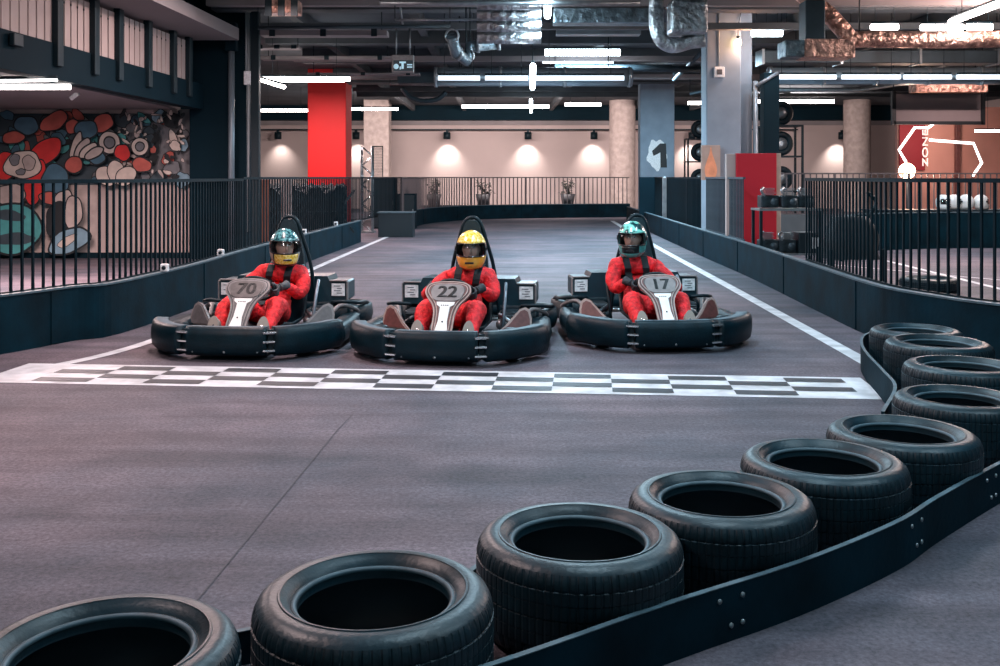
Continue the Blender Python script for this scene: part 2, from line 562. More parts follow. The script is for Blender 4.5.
def make_kart(loc, rz, number, trim, dark, label, num_style, seat_off=0.05):
    k = empty('go_kart', (loc[0], loc[1], 0), rz)
    tag(k, label, 'go-kart', 'go-karts side by side behind the start line')
    bp = [(-0.01, 0.04), (-0.036, 0.065), (-0.046, 0.13), (-0.044, 0.20), (-0.03, 0.25), (0.0, 0.268), (0.09, 0.262), (0.10, 0.245), (0.10, 0.045)]
    TOPB = ((5,), 1)
    # centre section
    pts = [(x / 10 * 0.325, -0.97 + 0.25 * (x / 10 * 0.325) ** 2) for x in range(-10, 11)]
    fb = MB().sweep(bp, pts, 0, smooth=True, top=TOPB).build('front_bumper', ['plastic', 'barrier_edge'], k)
    for x in (-0.26, 0.0, 0.26):
        MB().lathe([(0.0, 0.0), (0.011, 0), (0.011, 0.008), (0, 0.012)], 10,
                   Matrix.Translation((x, -0.97 + 0.28 * x * x - 0.03, 0.075)) @ Matrix.Rotation(PI / 2, 4, 'X')).build('bolt', 'steel', fb)
    for s in (1, -1):
        pts = smooth_path([(0.38, -0.935), (0.50, -0.865), (0.62, -0.75), (0.72, -0.61), (0.785, -0.45)], 4)
        pp = [(p.x * s, p.y) for p in pts]
        if s < 0:
            pp = pp[::-1]
        MB().sweep(bp, pp, 0, smooth=True, top=TOPB).build('corner_bumper', ['plastic', 'barrier_edge'], k)
        c = MB()
        for z in (0.085, 0.155, 0.225):
            c.box((0.352 * s, -0.957, z), (0.105, 0.05, 0.018), 0.35 * s, 0, 0.004)
        c.box((0.35 * s, -0.91, 0.16), (0.05, 0.05, 0.17), 0.35 * s, 1)
        c.build('bumper_clamp', ['chrome', 'steel_dark'], k)
        # side pod between the wheels
        sp = [(-0.03, 0.06), (-0.045, 0.11), (-0.035, 0.19), (0.0, 0.215), (0.12, 0.20), (0.15, 0.16), (0.15, 0.06)]
        pts = smooth_path([(0.765, -0.38), (0.765, -0.2), (0.755, 0.1), (0.72, 0.40)], 4)
        pp = [(p.x * s, p.y) for p in pts]
        if s < 0:
            pp = pp[::-1]
        MB().sweep(sp, pp, 0, smooth=True).build('side_pod', ['plastic'], k)
        # upright side fairing with a pale edge
        f = MB()
        out = [(-0.20, 0), (-0.12, 0.055), (-0.04, 0.13), (0.02, 0.185), (0.07, 0.20), (0.105, 0.175), (0.115, 0.10), (0.10, 0)]
        cx = sum(p[0] for p in out) / len(out)
        inn = [(cx + (p[0] - cx) * 0.80, 0.008 + p[1] * 0.84) for p in out]
        T = Matrix.Translation((0.545 * s, -0.12, 0.15)) @ Matrix.Rotation(0.45 * s, 4, 'Z') @ Matrix.Diagonal((s, 1, 1, 1)) @ Matrix.Rotation(R(68), 4, 'X')
        f.prism(out, 0.03, T, 0)
        f.prism(inn, 0.012, T @ Matrix.Translation((0, 0, 0.026)), 1)
        f.build('side_fairing', [trim[0], trim[1]], k)
        # wheels
        for (y, r, w, nm) in ((-0.60, 0.128, 0.12, 'front_wheel'), (0.66, 0.14, 0.19, 'rear_wheel')):
            x = 0.53 * s if y < 0 else 0.55 * s
            X = Matrix.Translation((x, y, r)) @ Matrix.Rotation(PI / 2, 4, 'Y')
            h = w / 2
            wo = MB().lathe([(r * 0.5, -h), (r * 0.86, -h), (r * 0.97, -h * 0.8), (r, -h * 0.4), (r, h * 0.4), (r * 0.97, h * 0.8), (r * 0.86, h), (r * 0.5, h)], 28, X, closed=True).build(nm, 'tyre', k)
            MB().lathe([(0.001, -h * 0.6), (r * 0.5, -h * 0.9), (r * 0.5, h * 0.9), (0.001, h * 0.6)], 20, X).build('hub', 'steel', wo)
        # engine cover boxes on either side of the seat with a white sticker
        b = MB()
        poly = [(0.20, 0.285), (0.575, 0.285), (0.61, 0.31), (0.61, 0.465), (0.595, 0.48), (0.445, 0.48), (0.425, 0.525), (0.20, 0.525)]
        X = Matrix.Translation((0, 0.84, 0)) @ Matrix.Diagonal((s, 1, 1, 1)) @ Matrix.Rotation(PI / 2, 4, 'X')
        b.prism(poly, 0.32, X, 0)
        ec = b.build('engine_cover', ['cover'], k)
        e = MB()
        e.box((0.53 * s, 0.53, 0.484), (0.165, 0.05, 0.012), mi=0, bev=0.003)
        e.box((0.615 * s, 0.53, 0.385), (0.012, 0.05, 0.18), mi=0, bev=0.003)
        e.build('cover_trim', [trim[2]], ec)
        st = MB().box((0.53 * s, 0.515, 0.40), (0.125, 0.008, 0.115), mi=0, bev=0.002)
        for q in range(4):
            st.box((0.53 * s + (0.012 if q % 2 else -0.008), 0.5105, 0.435 - q * 0.022), (0.06 - 0.012 * (q % 2), 0.002, 0.008), mi=1)
        st.build('sticker', ['label_white', 'label_ink'], ec)
        # nerf bars at the rear quarters
        MB().tube(smooth_path([(0.50 * s, 0.38, 0.30), (0.64 * s, 0.36, 0.31), (0.735 * s, 0.46, 0.29), (0.75 * s, 0.7, 0.27), (0.74 * s, 0.95, 0.2)], 5), 0.017, 10).build('side_bar', 'steel_dark', k)
        MB().tube(smooth_path([(0.54 * s, 0.10, 0.20), (0.60 * s, 0.30, 0.28), (0.70 * s, 0.44, 0.24), (0.73 * s, 0.6, 0.16)], 5), 0.018, 10).build('side_rail', trim[2], k)
        # pedals
        MB().tube([(0.13 * s, -0.70, 0.07), (0.15 * s, -0.69, 0.2), (0.21 * s, -0.69, 0.24)], 0.011, 8).build('pedal', 'chrome', k)
    rp = [(-0.03, 0.08), (-0.045, 0.14), (-0.035, 0.23), (0.0, 0.255), (0.05, 0.25), (0.06, 0.09)]
    pts = smooth_path([(0.67, 0.46), (0.735, 0.62), (0.74, 0.86), (0.66, 1.0), (0.4, 1.06), (-0.4, 1.06), (-0.66, 1.0), (-0.74, 0.86), (-0.735, 0.62), (-0.67, 0.46)], 4)
    MB().sweep(rp, [(p.x, p.y) for p in pts], 0, smooth=True).build('rear_bumper', ['plastic'], k)
    # frame and floor tray
    fr = MB()
    for s in (1, -1):
        fr.tube([(0.30 * s, -0.86, 0.09), (0.31 * s, -0.2, 0.08), (0.40 * s, 0.3, 0.08), (0.36 * s, 0.95, 0.12)], 0.017, 8)
        fr.tube([(0.31 * s, -0.58, 0.1), (0.48 * s, -0.60, 0.12)], 0.016, 8)
        fr.tube([(0.35 * s, -0.3, 0.09), (0.66 * s, -0.3, 0.12)], 0.014, 8)
        fr.tube([(0.38 * s, 0.3, 0.09), (0.66 * s, 0.3, 0.14)], 0.014, 8)
    fr.tube([(-0.31, -0.86, 0.09), (0.31, -0.86, 0.09)], 0.016, 8)
    fr.tube([(-0.40, 0.3, 0.08), (0.40, 0.3, 0.08)], 0.016, 8)
    fr.tube([(-0.36, 0.95, 0.12), (0.36, 0.95, 0.12)], 0.016, 8)
    fr.build('chassis_frame', 'steel_dark', k)
    MB().box((0, -0.36, 0.055), (0.60, 1.0, 0.012), bev=0.004).build('floor_tray', 'duct_dark', k)
    MB().tube([(-0.52, 0.66, 0.14), (0.52, 0.66, 0.14)], 0.018, 10).build('rear_axle', 'steel', k)
    # engine and tank bits seen between pod and cover
    for s in (1, -1):
        e = MB()
        e.box((0.42 * s, 0.30, 0.19), (0.20, 0.24, 0.16), mi=0, bev=0.02)
        for q in range(6):
            e.box((0.42 * s, 0.17, 0.14 + q * 0.02), (0.17, 0.03, 0.008), mi=1)
        e.tube(smooth_path([(0.34 * s, 0.15, 0.25), (0.42 * s, 0.05, 0.22), (0.5 * s, 0.08, 0.16)], 4), 0.02, 8, mi=1)
        e.ell((0.36 * s, 0.12, 0.17), (0.05, 0.05, 0.05), mi=1)
        e.build('engine' if s > 0 else 'fuel_tank', ['engine', 'steel' if s > 0 else 'engine'], k)
    # seat: bucket + back
    st = MB()
    sec = [(-0.30, 0.10, 0.19), (-0.10, 0.07, 0.20), (0.16, 0.08, 0.21), (0.30, 0.16, 0.215), (0.37, 0.34, 0.215), (0.42, 0.52, 0.20), (0.45, 0.62, 0.16)]
    vs, fs = [], []
    nu = 9
    for (y, z, hw) in sec:
        for i in range(nu):
            u = -1 + 2 * i / (nu - 1)
            lift = 0.10 * abs(u) ** 2.2
            if y < 0.25:
                vs.append((u * hw, y, z + lift))
            else:
                vs.append((u * hw, y - lift * 0.9, z + lift * 0.3))
    for j in range(len(sec) - 1):
        for i in range(nu - 1):
            a = j * nu + i
            fs.append([a, a + 1, a + nu + 1, a + nu])
    st.add(vs, fs, 0, True)
    so = st.build('seat', 'seat', k)
    sm = so.modifiers.new('thick', 'SOLIDIFY'); sm.thickness = 0.02; sm.offset = -1
    # tall headrest: tapering pad in a steel hoop
    hp = [(-0.16, 0.50), (-0.14, 0.72), (-0.10, 0.90), (-0.07, 1.02), (-0.04, 1.06), (0.04, 1.06), (0.07, 1.02), (0.10, 0.90), (0.14, 0.72), (0.16, 0.50)]
    MB().prism([(x, z) for x, z in hp], 0.06, Matrix.Translation((0, 0.46, 0)) @ Matrix.Rotation(PI / 2, 4, 'X')).build('headrest', 'pad', k)
    hoop = smooth_path([(-0.25, 0.50, 0.10), (-0.195, 0.48, 0.60), (-0.125, 0.45, 0.88), (-0.072, 0.44, 1.04), (0, 0.44, 1.085), (0.072, 0.44, 1.04), (0.125, 0.45, 0.88), (0.195, 0.48, 0.60), (0.25, 0.50, 0.10)], 5)
    MB().tube(hoop, 0.017, 10).build('roll_hoop', 'steel_dark', k)
    MB().tube([(0.335, -0.02, 0.10), (0.345, 0.10, 0.40), (0.335, 0.22, 0.52)], 0.014, 10).build('seat_stay', 'pole', k)
    MB().tube([(-0.335, 0.0, 0.10), (-0.345, 0.12, 0.40), (-0.335, 0.24, 0.52)], 0.014, 10).build('seat_stay', 'steel_dark', k)
    # steering column, wheel and front fairing panel
    MB().tube([(0, -0.62, 0.12), (0, -0.22, 0.48)], 0.014, 8).build('steering_column', 'steel_dark', k)
    e2 = WHEEL_E2
    ring = [WHEEL_C + Vector((1, 0, 0)) * 0.15 * math.cos(a) + e2 * 0.14 * math.sin(a) for a in [2 * PI * i / 32 for i in range(32)]]
    w = MB().tube(ring, 0.014, 10, closed=True)
    for a in (0, PI, -PI / 2):
        w.tube([WHEEL_C, WHEEL_C + Vector((1, 0, 0)) * 0.14 * math.cos(a) + e2 * 0.13 * math.sin(a)], 0.010, 8)
    w.ell(WHEEL_C, (0.045, 0.03, 0.03))
    w.build('steering_wheel', 'strap', k)
    f = MB()
    f.prism(panel_outline(0.0), 0.022, panel_matrix(-0.02), 0)
    f.prism(panel_outline(0.011), 0.003, panel_matrix(0.001), 2)
    f.prism(panel_outline(0.019), 0.003, panel_matrix(0.003), 1)
    f.prism(panel_outline(0.024), 0.003, panel_matrix(0.005), 0)
    f.prism(panel_outline(0.033), 0.003, panel_matrix(0.007), 2)
    f.prism(panel_outline(0.046), 0.003, panel_matrix(0.0085), 4)
    po = f.build('front_fairing', [trim[0], 'strap', trim[1], 'panel_white', 'grey_face'], k)
    # white blade
    s_ = MB()
    s_.prism([(-0.045, 0.035), (0, 0.02), (0.045, 0.035), (0.05, 0.06), (0.036, 0.16), (0.04, 0.30), (0.07, 0.325), (0.075, 0.352), (-0.075, 0.352), (-0.07, 0.325), (-0.04, 0.30), (-0.036, 0.16), (-0.05, 0.06)], 0.005, panel_matrix(0.010), 0)
    s_.lathe([(0.007, 0), (0.007, 0.004), (0, 0.006)], 10, panel_matrix(0.015) @ Matrix.Translation((0, 0.15, 0)), 1)
    for q in range(5):
        s_.box((0, 0, 0), (0.001, 0.001, 0.001), mi=1) if False else None
    vs, fs = [], []
    for q, x in enumerate((-0.03, -0.012, 0.006, 0.022)):
        s_.prism([(x - 0.005, 0.312), (x + 0.005, 0.312), (x + 0.005, 0.322), (x - 0.005, 0.322)], 0.002, panel_matrix(0.014), 1)
    s_.build('white_stripe', ['panel_white', 'ink'], po)
    n_ = MB()
    field = smooth_path([(-0.085, 0.37), (0.085, 0.37), (0.13, 0.43), (0.128, 0.50), (0.085, 0.535), (-0.085, 0.535), (-0.128, 0.50), (-0.13, 0.43)], 4, True)
    n_.prism([(p.x, p.y) for p in field], 0.004, panel_matrix(0.0105), 0)
    v, fc = text_mesh(number, 0.165, 0.002, X=panel_matrix(0.0155) @ Matrix.Translation((0, 0.452, 0)) @ Matrix.Shear('XY', 4, (0.0, 0.0)))
    for dx in (-0.006, 0.0, 0.006):
        n_.add([q + Vector((dx, 0, 0)) for q in v], fc, 1)
    n_.build('number_plate', num_style, po)
    for ch in k.children:
        if ch.name.split('.')[0] in ('seat', 'headrest', 'roll_hoop', 'seat_stay'):
            ch.location.x = seat_off
    return k


WHEEL_C = Vector((0, -0.22, 0.49))
WHEEL_N = Vector((0, 0.75, 0.66)).normalized()
WHEEL_E2 = Vector((0, -0.66, 0.75)).normalized()


# ------------------------------------------------------------------ drivers
def skin_body(joints, edges, parent, mats, hood_z):
    b = bmesh.new()
    L = b.verts.layers.skin.verify()
    vs = {}
    for n, (p, r) in joints.items():
        v = b.verts.new(p)
        rr = r if isinstance(r, tuple) else (r, r)
        v[L].radius = rr
        v[L].use_root = (n == 'pelvis')
        vs[n] = v
    for a, c in edges:
        b.edges.new((vs[a], vs[c]))
    me = bpy.data.meshes.new('body_base')
    b.to_mesh(me)
    b.free()
    o = bpy.data.objects.new('body', me)
    COL.objects.link(o)
    o.modifiers.new('skin', 'SKIN').use_smooth_shade = True
    sb = o.modifiers.new('sub', 'SUBSURF')
    sb.levels = sb.render_levels = 2
    dg = bpy.context.evaluated_depsgraph_get()
    dg.update()
    m2 = bpy.data.meshes.new_from_object(o.evaluated_get(dg))
    bpy.data.objects.remove(o)
    bpy.data.meshes.remove(me)
    m2.name = 'body'
    # cloth folds on the suit
    from mathutils import noise
    nrm = [v.normal.copy() for v in m2.vertices]
    for v, n in zip(m2.vertices, nrm):
        if v.co.z < hood_z:
            f = noise.noise(v.co * 11) * 0.012 + noise.noise(v.co * 24) * 0.006
            v.co += n * f
    for x in mats:
        m2.materials.append(M[x])
    for p in m2.polygons:
        p.use_smooth = True
        c = p.center
        p.material_index = 1 if c.z > hood_z and abs(c.x) < 0.20 else 0
    o = bpy.data.objects.new('body', m2)
    COL.objects.link(o)
    o.parent = parent
    return o


def make_hand(s, parent, m):
    a = R(12)
    rd = Vector((s * math.cos(a), 0, 0)) + WHEEL_E2 * (-math.sin(a))
    rd.normalize()
    Pt = WHEEL_C + Vector((s, 0, 0)) * 0.15 * math.cos(a) - WHEEL_E2 * 0.14 * math.sin(a)
    n = WHEEL_N
    td = n.cross(rd).normalized()
    if td.z < 0:
        td = -td
    g = MB()
    rot = Matrix((rd, td, n)).transposed()
    pc = Pt + rd * 0.018 + n * 0.032
    g.ell(pc, (0.032, 0.048, 0.024), rot, 16, 10)
    wrist = Vector((s * 0.215, -0.085, 0.500))
    g.tube([pc.lerp(wrist, 0.25), pc.lerp(wrist, 0.7), wrist, wrist + (wrist - pc) * 0.12], [0.034, 0.034, 0.040, 0.046], 14)
    for i, (o, ln, r) in enumerate(((0.036, 215, 0.0115), (0.012, 235, 0.0125), (-0.013, 225, 0.012), (-0.037, 195, 0.0105))):
        pts, rs = [], []
        for q in range(9):
            ph = R(35 + ln * q / 8)
            rad = 0.036 - 0.008 * q / 8 + (0.003 if q in (2, 5) else 0)
            pts.append(Pt + td * (o * (1 - 0.12 * q / 8)) + (n * math.cos(ph) + rd * math.sin(ph)) * rad)
            rs.append(r * (1 - 0.25 * q / 8))
        g.tube(pts, rs, 8)
        g.ell(pts[-1], (rs[-1],) * 3, None, 8, 6)
    th = [pc + td * 0.025 - rd * 0.01, pc + td * 0.05 - rd * 0.028, Pt + td * 0.062 - rd * 0.012 + n * 0.022, Pt + td * 0.075 - rd * 0.018 + n * 0.004]
    th = smooth_path([tuple(v) for v in th], 3)
    g.tube(th, [0.015 - 0.005 * i / len(th) for i in range(len(th))], 8)
    g.ell(th[-1], (0.0105,) * 3, None, 8, 6)
    return g.build('glove', m, parent)


def helmet_pt(th, ph, k=1.0):
    """th azimuth from the front in degrees, ph elevation"""
    a, e = R(th), R(ph)
    rx, ry, rz = 0.136, 0.168, 0.165
    ce = math.cos(e)
    z = rz * math.sin(e)
    front = max(0.0, math.cos(a))
    if ph < 0:
        ce = ce + (1 - ce) * (0.62 * front + 0.35)
        z *= 1.12
        if ph < -45:
            ce *= 1 - 0.22 * ((-ph - 45) / 15) * (0.6 + 0.4 * (1 - front))
    x = rx * math.sin(a) * ce
    y = -ry * math.cos(a) * ce - (0.016 * front ** 3 if ph < 5 else 0.016 * front ** 3 * max(0, 1 - (ph - 5) / 30))
    return Vector((x * k, y * k, z * k))


PHS = [-60, -54, -48, -40, -32, -24, -14, -8, 0, 8, 16, 22, 30, 40, 50, 60, 70, 80, 86]
THS = [-180 + 7.5 * i for i in range(48)]


def make_helmet(name, parent, loc, yaw, tilt, slots, pick, label):
    g = MB()
    nP, nT = len(PHS), len(THS)
    vs = [helmet_pt(t, p) for p in PHS for t in THS] + [Vector((0, 0, 0.1655))]
    fs, ms = [], []
    for i in range(nP - 1):
        for j in range(nT):
            l = (j + 1) % nT
            t = THS[j] + 3.75
            ph = (PHS[i] + PHS[i + 1]) / 2
            if -14 < ph < 22 and abs(t) < 66:
                continue
            fs.append([i * nT + j, i * nT + l, (i + 1) * nT + l, (i + 1) * nT + j])
            ms.append(pick(t, ph))
    for j in range(nT):
        fs.append([(nP - 1) * nT + j, (nP - 1) * nT + (j + 1) % nT, nP * nT])
        ms.append(pick(THS[j], 88))
    g.add(vs, fs, ms, True)
    o = g.build(name, list(slots) + ['helm_black'], parent)
    o.location = loc
    o.rotation_euler = (tilt, 0, yaw)
    md = o.modifiers.new('thick', 'SOLIDIFY')
    md.thickness = 0.012
    md.offset = -1
    md.material_offset = 20
    # trim round the eye opening
    tr = []
    for t in range(-66, 67, 6):
        tr.append(helmet_pt(t, 22, 1.005))
    for p in (15, 4, -7):
        tr.append(helmet_pt(67, p, 1.005))
    for t in range(66, -67, -6):
        tr.append(helmet_pt(t, -14, 1.005))
    for p in (-7, 4, 15):
        tr.append(helmet_pt(-67, p, 1.005))
    MB().tube(tr, 0.006, 8, closed=True).build('eye_port_trim', 'helm_black', o)
    # visor and its pivots
    v = MB()
    pv = [-13, -4, 5, 14, 21]
    tv = [-72 + 6 * i for i in range(25)]
    vs = [helmet_pt(t, p, 1.02) for p in pv for t in tv]
    fs = [[i * 25 + j, i * 25 + j + 1, (i + 1) * 25 + j + 1, (i + 1) * 25 + j] for i in range(4) for j in range(24)]
    v.add(vs, fs, 0, True)
    v.build('visor', 'visor', o)
    for s in (1, -1):
        MB().lathe([(0.024, 0), (0.022, 0.008), (0, 0.009)], 16, Matrix.Translation(helmet_pt(78 * s, 4)) @ Matrix.Rotation(PI / 2 * s, 4, 'Y')).build('visor_pivot', 'helm_black', o)
    if label:
        o['label'] = label
    # chin vent
    MB().box((0, helmet_pt(0, -32).y - 0.001, helmet_pt(0, -32).z), (0.075, 0.008, 0.016), bev=0.003).build('chin_vent', 'helm_black', o)
    return o


def make_driver(loc, rz, label, gl, yaw_world, helm, lean=0.0, lift=0.0):
    p = empty('person', (loc[0], loc[1], 0), rz)
    tag(p, label, 'person', 'drivers in red suits seated in go-karts')
    J, E = {}, []
    J['pelvis'] = ((0, 0.13, 0.235), (0.155, 0.115))
    J['waist'] = ((0, 0.19, 0.36), (0.15, 0.11))
    J['chest'] = ((0, 0.235, 0.49), (0.175, 0.125))
    J['top'] = ((0, 0.245, 0.575), (0.13, 0.095))
    J['neck'] = ((0, 0.225, 0.66), 0.062)
    J['head'] = ((0, 0.205, 0.74), 0.08)
    J['crown'] = ((0, 0.195, 0.86), 0.085)
    E += [('pelvis', 'waist'), ('waist', 'chest'), ('chest', 'top'), ('top', 'neck'), ('neck', 'head'), ('head', 'crown')]
    for s, q in ((1, 'r'), (-1, 'l')):
        J['sh' + q] = ((0.175 * s, 0.225, 0.565), 0.085)
        J['ua' + q] = ((0.245 * s, 0.14, 0.495), 0.074)
        J['el' + q] = ((0.295 * s, 0.04, 0.405), 0.064)
        J['fa' + q] = ((0.255 * s, -0.03, 0.46), 0.056)
        J['wr' + q] = ((0.215 * s, -0.085, 0.50), 0.044)
        E += [('top', 'sh' + q), ('sh' + q, 'ua' + q), ('ua' + q, 'el' + q), ('el' + q, 'fa' + q), ('fa' + q, 'wr' + q)]
        J['hip' + q] = ((0.10 * s, 0.06, 0.225), 0.108)
        J['th' + q] = ((0.165 * s, -0.13, 0.305), 0.102)
        J['kn' + q] = ((0.215 * s, -0.34, 0.365), 0.092)
        J['ca' + q] = ((0.21 * s, -0.48, 0.25), 0.07)
        J['an' + q] = ((0.205 * s, -0.63, 0.155), 0.05)
        E += [('pelvis', 'hip' + q), ('hip' + q, 'th' + q), ('th' + q, 'kn' + q), ('kn' + q, 'ca' + q), ('ca' + q, 'an' + q)]
    for n_, (c_, r_) in list(J.items()):
        k_ = min(1.0, max(0.0, (c_[2] - 0.10) / 0.7))
        if n_ in ('pelvis', 'waist', 'chest', 'top', 'neck', 'head', 'crown', 'shr', 'shl', 'uar', 'ual'):
            J[n_] = ((c_[0] + lean * k_, c_[1], c_[2] + lift * min(1.0, max(0.0, (c_[2] - 0.2) / 0.4))), r_)
    body = skin_body(J, E, p, ['red_suit', 'balaclava'], 0.655 + lift)
    bvh = BVHTree.FromPolygons([v.co.copy() for v in body.data.vertices], [list(f.vertices) for f in body.data.polygons])
    for s in (1, -1):
        make_hand(s, p, gl)
        # shoes, soles towards the front
        sh = MB()
        c = Vector((0.205 * s, -0.69, 0.155))
        rot = Matrix.Rotation(R(-24), 3, 'X') @ Matrix.Rotation(0.12 * s, 3, 'Z')
        sh.ell(c + rot @ Vector((0, 0.02, 0.02)), (0.050, 0.05, 0.128), rot, 18, 12, 0)
        sh.tube([Vector((0.205 * s, -0.60, 0.165)), Vector((0.206 * s, -0.655, 0.125))], [0.058, 0.055], 12, 0)
        sole = [(math.cos(t) * (0.052 if math.sin(t) > 0 else 0.045), math.sin(t) * 0.135) for t in [2 * PI * i / 22 for i in range(22)]]
        T = Matrix.Translation(c + rot @ Vector((0, -0.018, 0.02))) @ rot.to_4x4() @ Matrix.Rotation(PI / 2, 4, 'X')
        sh.prism(sole, 0.022, T, 1)
        sh.build('shoe', ['shoe', 'sole'], p)
        # harness strap lying on the suit
        pts = []
        for z in [0.645 + lift, 0.63 + lift, 0.60, 0.56, 0.52, 0.48, 0.44, 0.40, 0.36, 0.32]:
            x = (0.088 - 0.03 * (0.645 - z)) * s + lean * max(0, (z - 0.1) / 0.7)
            hit = bvh.ray_cast(Vector((x, -0.8, z)), Vector((0, 1, 0)))
            if hit[0] is not None and hit[0].y > -0.02:
                pts.append(hit[0] + Vector((0, -0.006, 0)))
        pts.insert(0, Vector((0.10 * s + lean * 0.7, 0.33, 0.67 + lift)))
        st = MB()
        vs, fs = [], []
        for q in pts:
            vs += [q + Vector((-0.031, 0, 0)), q + Vector((0.031, 0, 0)), q + Vector((0.031, -0.012, 0.003)), q + Vector((-0.031, -0.012, 0.003))]
        for i in range(len(pts) - 1):
            for a in range(4):
                b_ = (a + 1) % 4
                fs.append([i * 4 + a, i * 4 + b_, i * 4 + 4 + b_, i * 4 + 4 + a])
        st.add(vs, fs)
        st.build('harness_strap', 'strap', p)
    hit = bvh.ray_cast(Vector((0, -0.8, 0.42)), Vector((0, 1, 0)))
    yb = hit[0].y if hit[0] is not None else 0.1
    MB().box((0, yb - 0.012, 0.42), (0.19, 0.016, 0.05), bev=0.005).build('chest_strap', 'strap', p)
    yaw = yaw_world - rz
    hl = Vector((lean, 0.175, 0.815 + lift))
    # face inside the helmet
    f = MB()
    f.ell((0, -0.012, -0.01), (0.074, 0.085, 0.105), None, 20, 14, 0)
    f.ell((0, -0.100, -0.012), (0.013, 0.020, 0.026), Matrix.Rotation(R(-14), 3, 'X'), 12, 8, 0)
    for s in (1, -1):
        f.ell((0.031 * s, -0.083, 0.018), (0.016, 0.012, 0.009), None, 12, 8, 1)
        f.ell((0.031 * s, -0.0925, 0.018), (0.007, 0.004, 0.007), None, 10, 6, 2)
        f.box((0.032 * s, -0.086, 0.037), (0.036, 0.012, 0.006), mi=2, bev=0.002)
        f.ell((0.072 * s, 0.0, 0.0), (0.010, 0.02, 0.03), None, 10, 8, 0)
    f.box((0, -0.082, -0.058), (0.046, 0.010, 0.007), mi=3, bev=0.003)
    fo = f.build('face', ['skin', 'eye_white', 'eye_dark', 'brown'], p)
    fo.location = hl
    fo.rotation_euler = (0, 0, yaw)
    slots, pick, hlabel = helm
    make_helmet('helmet', p, hl, yaw, R(4), slots, pick, hlabel)
    return p


def pick_yellow(t, ph):
    if ph > 22:
        return 0
    if ph < -14:
        return 1
    return 2


def pick_teal(t, ph):
    if ph > 22 or (ph > 8 and abs(t) > 110):
        return 0
    if ph > -14:
        return 2 if abs(t) > 90 else 3
    if abs(t) < 52 and ph > -46:
        return 1
    return 2 if abs(t) > 60 else 3


def pick_mint(t, ph):
    if ph > 22 or (ph > -8 and abs(t) > 96):
        return 0
    if ph > -14:
        return 1
    if -40 < t < 34 and ph > -40:
        return 2
    return 1


KP = [((-2.08, 8.85), R(-5)), ((-0.36, 8.61), R(-8)), ((1.357, 9.20), R(5))]
make_kart(*KP[0], '70', ('grey_trim', 'greyd_trim', 'grey_trim'), True,
          'go-kart with number 70 and grey fairing, nearest the mural side of the track', ['grey_face', 'ink'], 0.09)
make_kart(*KP[1], '22', ('beige', 'brown', 'grey_trim'), False,
          'go-kart with number 22, middle one of the three on the track', ['grey_trim', 'ink'])
make_kart(*KP[2], '17', ('beige', 'brown', 'grey_trim'), False,
          'go-kart with number 17, beside the long white edge line and nearest the tyre row', ['grey_trim', 'ink'], 0.0)
make_driver(*KP[0], 'person in a red racing suit and yellow-chinned teal helmet, driving go-kart number 70', 'glove_grey', R(20),
            (('helm_teal', 'helm_yellow', 'helm_beige', 'helm_black'), pick_teal, 'teal helmet with a yellow chin'), 0.125, 0.01)
make_driver(*KP[1], 'person in a red racing suit and yellow helmet, driving the middle go-kart', 'glove', R(-4),
            (('helm_yellow', 'helm_orange', 'helm_black'), pick_yellow, 'yellow helmet with a black eye band'), 0.085, 0.005)
make_driver(*KP[2], 'person in a red racing suit and mint green helmet, driving the go-kart number 17', 'glove', R(-16),
            (('helm_camo', 'helm_mint', 'helm_black'), pick_mint, 'mint green camouflage helmet'), -0.10, 0.06)


# ------------------------------------------------------------------ setting: floor, walls, ceiling, columns
struct(MB().box((3, 21, -0.05), (36, 58, 0.1)).build('floor', 'asphalt'))
CEIL = 4.7
struct(MB().box((3, 21, CEIL + 0.1), (36, 58, 0.2)).build('ceiling', 'ceil'))
struct(MB().box((3, 46.1, CEIL / 2), (36, 0.2, CEIL)).build('wall_back', 'wall_pink'))
struct(MB().box((-14.9, 21, CEIL / 2), (0.2, 58, CEIL)).build('wall_left', 'wall_pink'))
struct(MB().box((20.9, 21, CEIL / 2), (0.2, 58, CEIL)).build('wall_right', 'wall_pink'))
struct(MB().box((3, 45.6, 4.36), (35.4, 0.7, 0.66)).build('trim_1', 'wall_dark'))
struct(MB().box((3, 45.93, 3.93), (35.4, 0.12, 0.2)).build('trim_2', 'beam_pink'))
# floor seam and painted marks
mk = MB()


def strip(path, w, z=0.004, mi=0):
    pts = [Vector((q[0], q[1])) for q in path]
    vs, fs = [], []
    for i, p_ in enumerate(pts):
        a, c = pts[max(i - 1, 0)], pts[min(i + 1, len(pts) - 1)]
        t = (c - a).normalized()
        n = Vector((-t.y, t.x)) * w / 2
        vs += [(p_.x + n.x, p_.y + n.y, z), (p_.x - n.x, p_.y - n.y, z)]
    fs = [[2 * i, 2 * i + 1, 2 * i + 3, 2 * i + 2] for i in range(len(pts) - 1)]
    mk.add(vs, fs, mi)


strip(smooth_path([(2.80, 6.9), (2.86, 7.84), (2.93, 10), (3.05, 14), (3.22, 20), (3.5, 28), (3.7, 33)], 6), 0.13)
strip(smooth_path([(-2.62, 27.5), (-2.76, 23), (-2.95, 15.6), (-3.0, 11), (-3.04, 9.2), (-3.2, 8.2), (-3.50, 7.55), (-3.9, 7.1), (-4.6, 6.7)], 6), 0.11)
strip([G(866, 256), G(935, 273), G(1000, 289), G(1100, 318)], 0.10)
strip([G(800, 262), G(905, 271.5), G(940, 275), G(1010, 281)], 0.06)
# chequered line: four rows of cells between two thin white lines
O0 = Vector((-3.41 - 0.062, 7.75 - 0.71))
U = Vector((6.04, -0.54)).normalized()
V = Vector((-U.y, U.x))


